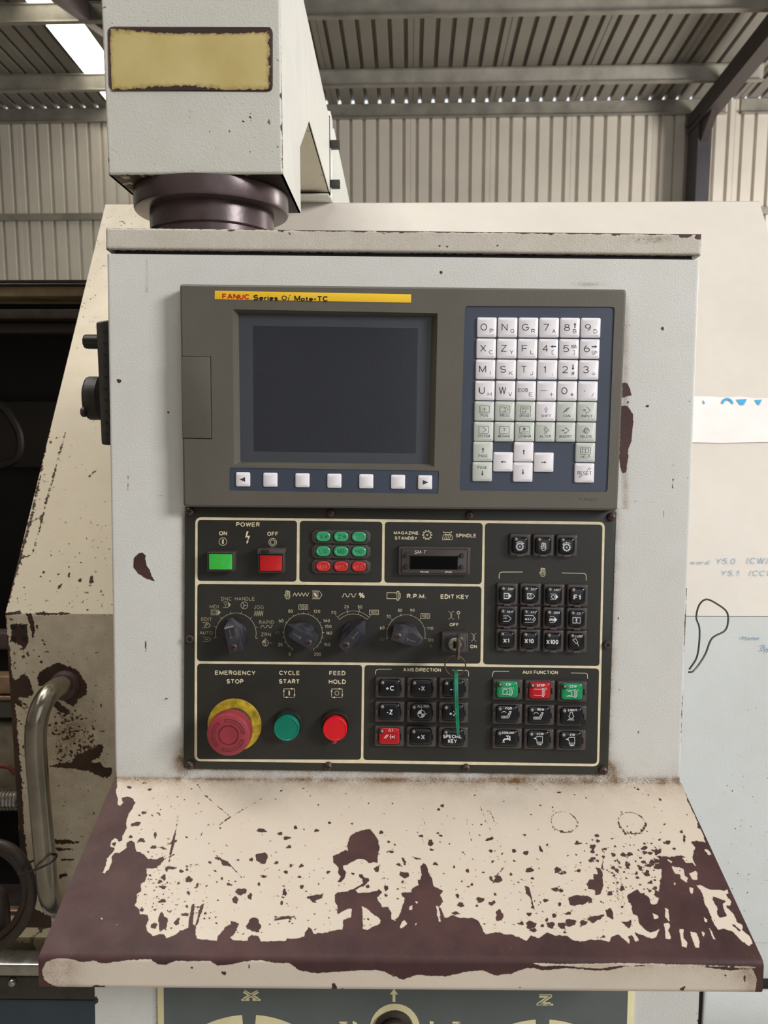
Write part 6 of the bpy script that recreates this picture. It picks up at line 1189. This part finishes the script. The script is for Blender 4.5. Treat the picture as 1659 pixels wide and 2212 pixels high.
# emergency stop
c = CON.hit(506.9, 1565.5, HP); s = CON.mpp(507, 1565, HP)
mb = MB(); mb.lathe(c[0], c[2], [(58 * s, HP), (58 * s, HP + .0009), (57.5 * s, HP + .0011)], 72); es = mb.build('emergency_stop', M['disc'], OP, smooth=.5); lab(es, 'grimy yellow disc under the red emergency stop mushroom')
mb = MB(); mb.lathe(c[0], c[2], [(.0165, HP), (.0165, .010), (.0150, .011), (.0150, .020)], 40); mb.build('collar', M['knob'], es)
HM = .0350; cm = CON.hit(493.8, 1586.8, HM - .002); RM = 47.5 * CON.mpp(494, 1587, HM - .002)
cm = (c[0] + (cm[0] - c[0]) * 1.0, 0, c[2] + (cm[2] - c[2]) * 1.0)
knurl = lambda i, h: 1 - (.022 if (i % 4 == 0 and h < HM - .0035) else 0)
mb = MB(); mb.lathe(cm[0], cm[2], [(.0130, .018), (RM * .9, .0195), (RM, .0215), (RM, HM - .0040), (RM * .985, HM - .0022), (RM * .95, HM - .0009), (RM * .88, HM - .0002), (RM * .5, HM), (RM * .47, HM), (RM * .45, HM - .0007), (RM * .42, HM - .0007), (RM * .40, HM), (RM * .05, HM - .0004)], 128, True, True, knurl); mu = mb.build('mushroom_head', M['estop'], es, smooth=.6); lab(mu, 'faded red mushroom head with twist arrows')
P = Print(CON, HM, q=lambda u, v: (cm[0] + u * RM, -HM - .00012, cm[2] - v * RM))
for a0_ in (250, 10, 130):
    P.circle(0, 0, .74, .035, a0_, a0_ + 92, 18); P.circle(0, 0, .63, .022, a0_, a0_ + 92, 18)
    for a_, hd in ((a0_, 1), (a0_ + 92, 0)):
        ca, sa = math.cos(math.radians(a_)), -math.sin(math.radians(a_)); P.stroke([(.60 * ca, .60 * sa), (.77 * ca, .77 * sa)], .035)
    ca, sa = math.cos(math.radians(a0_ - 6)), -math.sin(math.radians(a0_ - 6)); P.stroke([(.76 * math.cos(math.radians(a0_)), -.76 * math.sin(math.radians(a0_))), (.69 * ca, .69 * sa)], .03)
P.circle(0, 0, .435, .02); P.build('engraved_arrow', M['estopd'], es)  # engraving drawn as flat darker red strokes
# round buttons
for (bx, by), (tx, ty), br, cr, m, l in (((621.6, 1569.5), (618.6, 1574.5), 32, 27.8, 'startg', 'round dark green cycle start button'), ((724.9, 1570.5), (723.6, 1575.7), 32, 26.4, 'holdr', 'round bright red feed hold button')):
    c = CON.hit(bx, by - 2, HP + .006); s = CON.mpp(bx, by, HP + .006); R0 = br * s; mb = MB()
    mb.lathe(c[0], c[2], [(R0 * 1.02, HP), (R0 * 1.02, .0075), (R0 * .95, .0105), (R0 * .88, .0105), (R0 * .86, .0070)], 48, True, True); k = mb.build('round_button', M['rubber'], OP); lab(k, l)
    ct = CON.hit(tx, ty, .0160); r1 = cr * CON.mpp(tx, ty, .016); cxm, czm = ct[0], ct[2]
    mb = MB(); mb.lathe(cxm, czm, [(r1, .0065), (r1, .0148), (r1 * .97, .0158), (r1 * .90, .0160), (r1 * .87, .0155), (r1 * .3, .0157), (r1 * .05, .0159)], 48); mb.build('cap', M[m], k)
    if m == 'holdr': e = CON.hit(tx - 1, ty + 27, .0125); mb = MB(); mb.lathe(e[0], e[2], [(.0022, .0105), (.0020, .0125), (.001, .0130)], 12); mb.build('latch_tab', M['estop'], k)
# key switch
c = CON.hit(982, 1388.5, .012); s = CON.mpp(982, 1388, .012)
mb = MB(); slab(mb, rr(c[0], c[2], 55 * s, 42 * s, .0012), HP, .0130, .0008); ks = mb.build('key_switch', M['frame'], OP); lab(ks, 'square key switch with bare metal lock barrel')
MB().box(c[0] + 26.3 * s, c[0] + 27.6 * s, -.0134, -HP, c[2] - 20 * s, c[2] + 20 * s, .0002).build('edge_trim', M['steel'], ks)
mb = MB(); mb.lathe(c[0], c[2] - .0004, [(20.5 * s, .0128), (20.5 * s, .0145), (19 * s, .0150), (14.5 * s, .0150), (14.3 * s, .0140)], 40); mb.build('switch_collar', M['knob'], ks)
mb = MB(); mb.lathe(c[0], c[2] - .0006, [(14 * s, .0138), (14 * s, .0158), (13 * s, .0163)], 32); mb.build('lock_barrel', mat('worn_lock_metal', srgb(170, 165, 155), .42, .7, var=.35, vs_=500, bump=.4), ks)
kx, kz = c[0], c[2] - .0006
MB().box(kx - .0016, kx + .0003, -.0166, -.0160, kz - .0035, kz + .0035).build('keyhole', M['void'], ks, smooth=0)
# the key, its ring and tag
KY = thing('key', 'flat metal key in the edit key switch with ring and green tag hanging', 'key', CON, (kx, -.03, kz))
hk = .030; kc = CON.hit(984.6, 1396, hk); p0 = CON.hit(986.4, 1369, hk); p1 = CON.hit(982.8, 1422, hk)
mb = MB(); w_ = .0010
pr = [(-.0163, kz - .0028), (-.0163, kz + .0030), (-.0200, kz + .0030), (-.0225, p0[2]), (-.0380, p0[2] - .001), (-.0400, p0[2] - .005), (-.0400, p1[2] + .005), (-.0380, p1[2] + .001), (-.0300, p1[2]), (-.0225, p1[2] + .004), (-.0200, kz - .0028)]
xm = lambda z: kx + .0014 + (p0[0] - p1[0]) * (z - kz) / (p0[2] - p1[2]) * .8
mb.loft([[(xm(z) - w_, y, z) for y, z in pr], [(xm(z) + w_, y, z) for y, z in pr]]); mb.build('key_blade', M['keymetal'], KY, smooth=0)
hr = .0300; rc = CON.hit(983.3, 1437.7, hr); sR = CON.mpp(983, 1437, hr)
mb = MB(); mb.torus(rc, (1, 0, 0), (0, -.12, 1), 22.4 * sR, .00062, 56, 8); mb.torus((rc[0] + .0002, rc[1] + .0008, rc[2]), (1, 0, 0), (0, -.12, 1), 22.0 * sR, .0005, 56, 8); mb.build('key_ring', M['ring'], KY)
ht = .0310; tp = [CON.hit(x, y, ht) for x, y in ((984.8, 1450), (984, 1480), (984.8, 1515), (986.5, 1550), (989.3, 1590))]
tw = 5.6 * CON.mpp(984, 1500, ht)
for off, m_ in ((-.27, 'tag'), (.27, 'tag')):
    mb = MB(); loops = []
    for i, p in enumerate(catmull(tp, 6)):
        t = i / 24; w2 = tw * (.62 if t < .85 else .62 * (1 - (t - .85) * 3.5)); o_ = off * tw * (1.15 if t < .3 else 1.0) * (1 - max(0, t - .7)); d2 = .0090 * math.sin(math.pi * min(1, max(.08, t * .97 + .03))) ** .5
        loops.append([(p[0] + o_ - w2 * .62, p[1] - d2, p[2]), (p[0] + o_ + w2 * .62, p[1] - d2, p[2]), (p[0] + o_ + w2 * .62, p[1] + d2, p[2]), (p[0] + o_ - w2 * .62, p[1] + d2, p[2])])
    mb.loft(loops); mb.build('tag_leaf', M[m_], KY, smooth=.9)
# screws
def screw(x, y, r, kind='cross'):
    c = CON.hit(x, y, .0055); s = CON.mpp(x, y, .0055); R0 = r * s; mb = MB()
    if kind == 'cross':
        mb.lathe(c[0], c[2], [(R0, HP - .0005), (R0, HP + .0012), (R0 * .85, HP + .0026), (R0 * .5, HP + .0034), (R0 * .1, HP + .0036)], 20); k = mb.build('screw', M['screw'], OP)
        m2 = MB(); a = random.uniform(-.5, .5)
        for q in (a, a + math.pi / 2):
            dx, dz = math.cos(q) * R0 * .55, math.sin(q) * R0 * .55; nx, nz = -math.sin(q) * R0 * .09, math.cos(q) * R0 * .09
            m2.hexa([(c[0] - dx - nx, -HP - .0030, c[2] - dz - nz), (c[0] + dx - nx, -HP - .0030, c[2] + dz - nz), (c[0] + dx + nx, -HP - .0030, c[2] + dz + nz), (c[0] - dx + nx, -HP - .0030, c[2] - dz + nz)] + [(c[0] - dx - nx, -HP - .0038, c[2] - dz - nz), (c[0] + dx - nx, -HP - .0038, c[2] + dz - nz), (c[0] + dx + nx, -HP - .0038, c[2] + dz + nz), (c[0] - dx + nx, -HP - .0038, c[2] - dz + nz)])
        m2.build('cross_slot', M['void'], k, smooth=0)
    else:
        mb.lathe(c[0], c[2], [(R0, HP - .0005), (R0, HP + .0026), (R0 * .9, HP + .0030), (R0 * .5, HP + .0030), (R0 * .48, HP + .0012)], 20); k = mb.build('socket_screw', M['screw'], OP)
        m2 = MB(); m2.lathe(c[0], c[2], [(R0 * .47, HP + .0014), (R0 * .46, HP + .0028)], 6); m2.build('socket', M['void'], k, smooth=0)
for x, y in ((409.4, 1105), (714, 1108), (1014.7, 1113), (1322, 1117), (408.5, 1655), (708.8, 1656.7), (1007, 1661), (1304.3, 1666.7)): screw(x, y, 9.6)
for x, y in ((409.4, 1381), (1313.3, 1393.7)): screw(x, y, 8.6, 'socket')

# ================================================================== HAND PENDANT ON THE LEFT SIDE, WIRE ON THE RIGHT
HB = thing('hand_pendant', 'black handheld pendant with two dials hanging on the left side of the console', 'pendant', CON, (-.28, .03, -.06))
ax_ = lambda px, py, y: CON.hit(px, py, -y)
y0_, y1_ = .006, .07
tl, tr_ = ax_(206, 695, y0_), ax_(232, 690, y0_); bl, br2 = ax_(218, 960, y0_), ax_(235, 962, y0_)
body = rpoly([(tl[0], tl[2]), (-HW - .0008, tr_[2]), (-HW - .0008, br2[2]), (bl[0], bl[2]), (ax_(210, 776, y0_)[0], ax_(210, 776, y0_)[2])], .0022, 3)
mb = MB(); mb.loft([[(x, y0_, z) for x, z in inset(body, .0015)], [(x, y0_ + .002, z) for x, z in body], [(x, y1_, z) for x, z in body]]); hb = mb.build('body', M['rubber'], HB, smooth=.6)
mb = MB(); P_ = Print(CON, 0)
for k in range(10):
    q = ax_(226 + k * .6, 716 + k * 24.5, y0_); mb.box(q[0] - .0014, q[0] + .0014, y0_ - .0004, y0_ + .004, q[2] - .0012, q[2] + .0012, .0003)
mb.build('grip_notch', M['void'], hb)
def xlathe(mb, yc, zc, prof, n=28, fl=0):     # axis along -X, profile (radius, x)
    return mb.loft([[(x, yc + r * (1 - (fl if i % 4 < 2 else 0)) * math.cos(2 * math.pi * i / n), zc + r * (1 - (fl if i % 4 < 2 else 0)) * math.sin(2 * math.pi * i / n)) for i in range(n)] for r, x in prof])
yk = .040
def side_knob(pt, pb, px0, px1, name, fl, yc):
    a, b = ax_(px0, pt, yc - .0), ax_(px0, pb, yc - .0); r = (a[2] - b[2]) / 2; zc = (a[2] + b[2]) / 2; x0 = ax_(px0, (pt + pb) / 2, yc - r * .2)[0]; x1 = ax_(px1, (pt + pb) / 2, yc)[0] + .004
    mb = MB(); xlathe(mb, yc, zc, [(r * .8, x0), (r * .95, x0 + .0012), (r, x0 + .003), (r, x1)], 32, fl); return mb.build(name, M['rubber'], HB, smooth=.5), zc, x0
side_knob(722, 754, 181, 208, 'axis_dial', .10, .030); _, zc2_, x02 = side_knob(812, 908, 187, 212, 'hand_wheel', .02, .040)
a, b = ax_(178, 879, .024), ax_(178, 901, .024); mb = MB(); xlathe(mb, .022, (a[2] + b[2]) / 2, [((a[2] - b[2]) / 2 * .8, a[0]), ((a[2] - b[2]) / 2, a[0] + .001), ((a[2] - b[2]) / 2, x02 + .004)], 20); mb.build('crank_handle', M['rubber'], HB, smooth=.6)
WI = thing('wire_loop', 'thin dark green wire loop sticking out from the right side of the console', 'wire', CON, (HW + .004, .04, -.14))
wp = [(1488, 1452), (1497, 1450), (1510, 1435), (1524, 1412), (1538, 1379), (1565, 1363), (1572.5, 1344), (1570, 1322), (1551, 1306), (1527, 1294.8), (1511, 1306), (1504, 1333), (1510.6, 1355), (1510.6, 1385), (1505, 1420), (1489, 1446)]
mb = MB(); mb.tube(catmull([CON.hit(x, y, -(.05 + .02 * math.sin(i / 15 * math.pi))) for i, (x, y) in enumerate(wp)], 6), .00095, 8); mb.build('wire', M['wire'], WI)
z0_, z1_ = CON.hit(1484, 1459, -.03)[2], CON.hit(1484, 1392, -.03)[2]
mb = MB(); mb.loft([[(x, y, z) for y, z in rpoly([(.02, z0_), (.06, z0_), (.06, z1_), (.035, z1_)], .004, 3)] for x in (HW + .0006, HW + .0050)] ); mb.build('plug', M['rubber'], WI)
for o in bpy.data.objects:
    if '_o' in o.keys(): del o['_o']
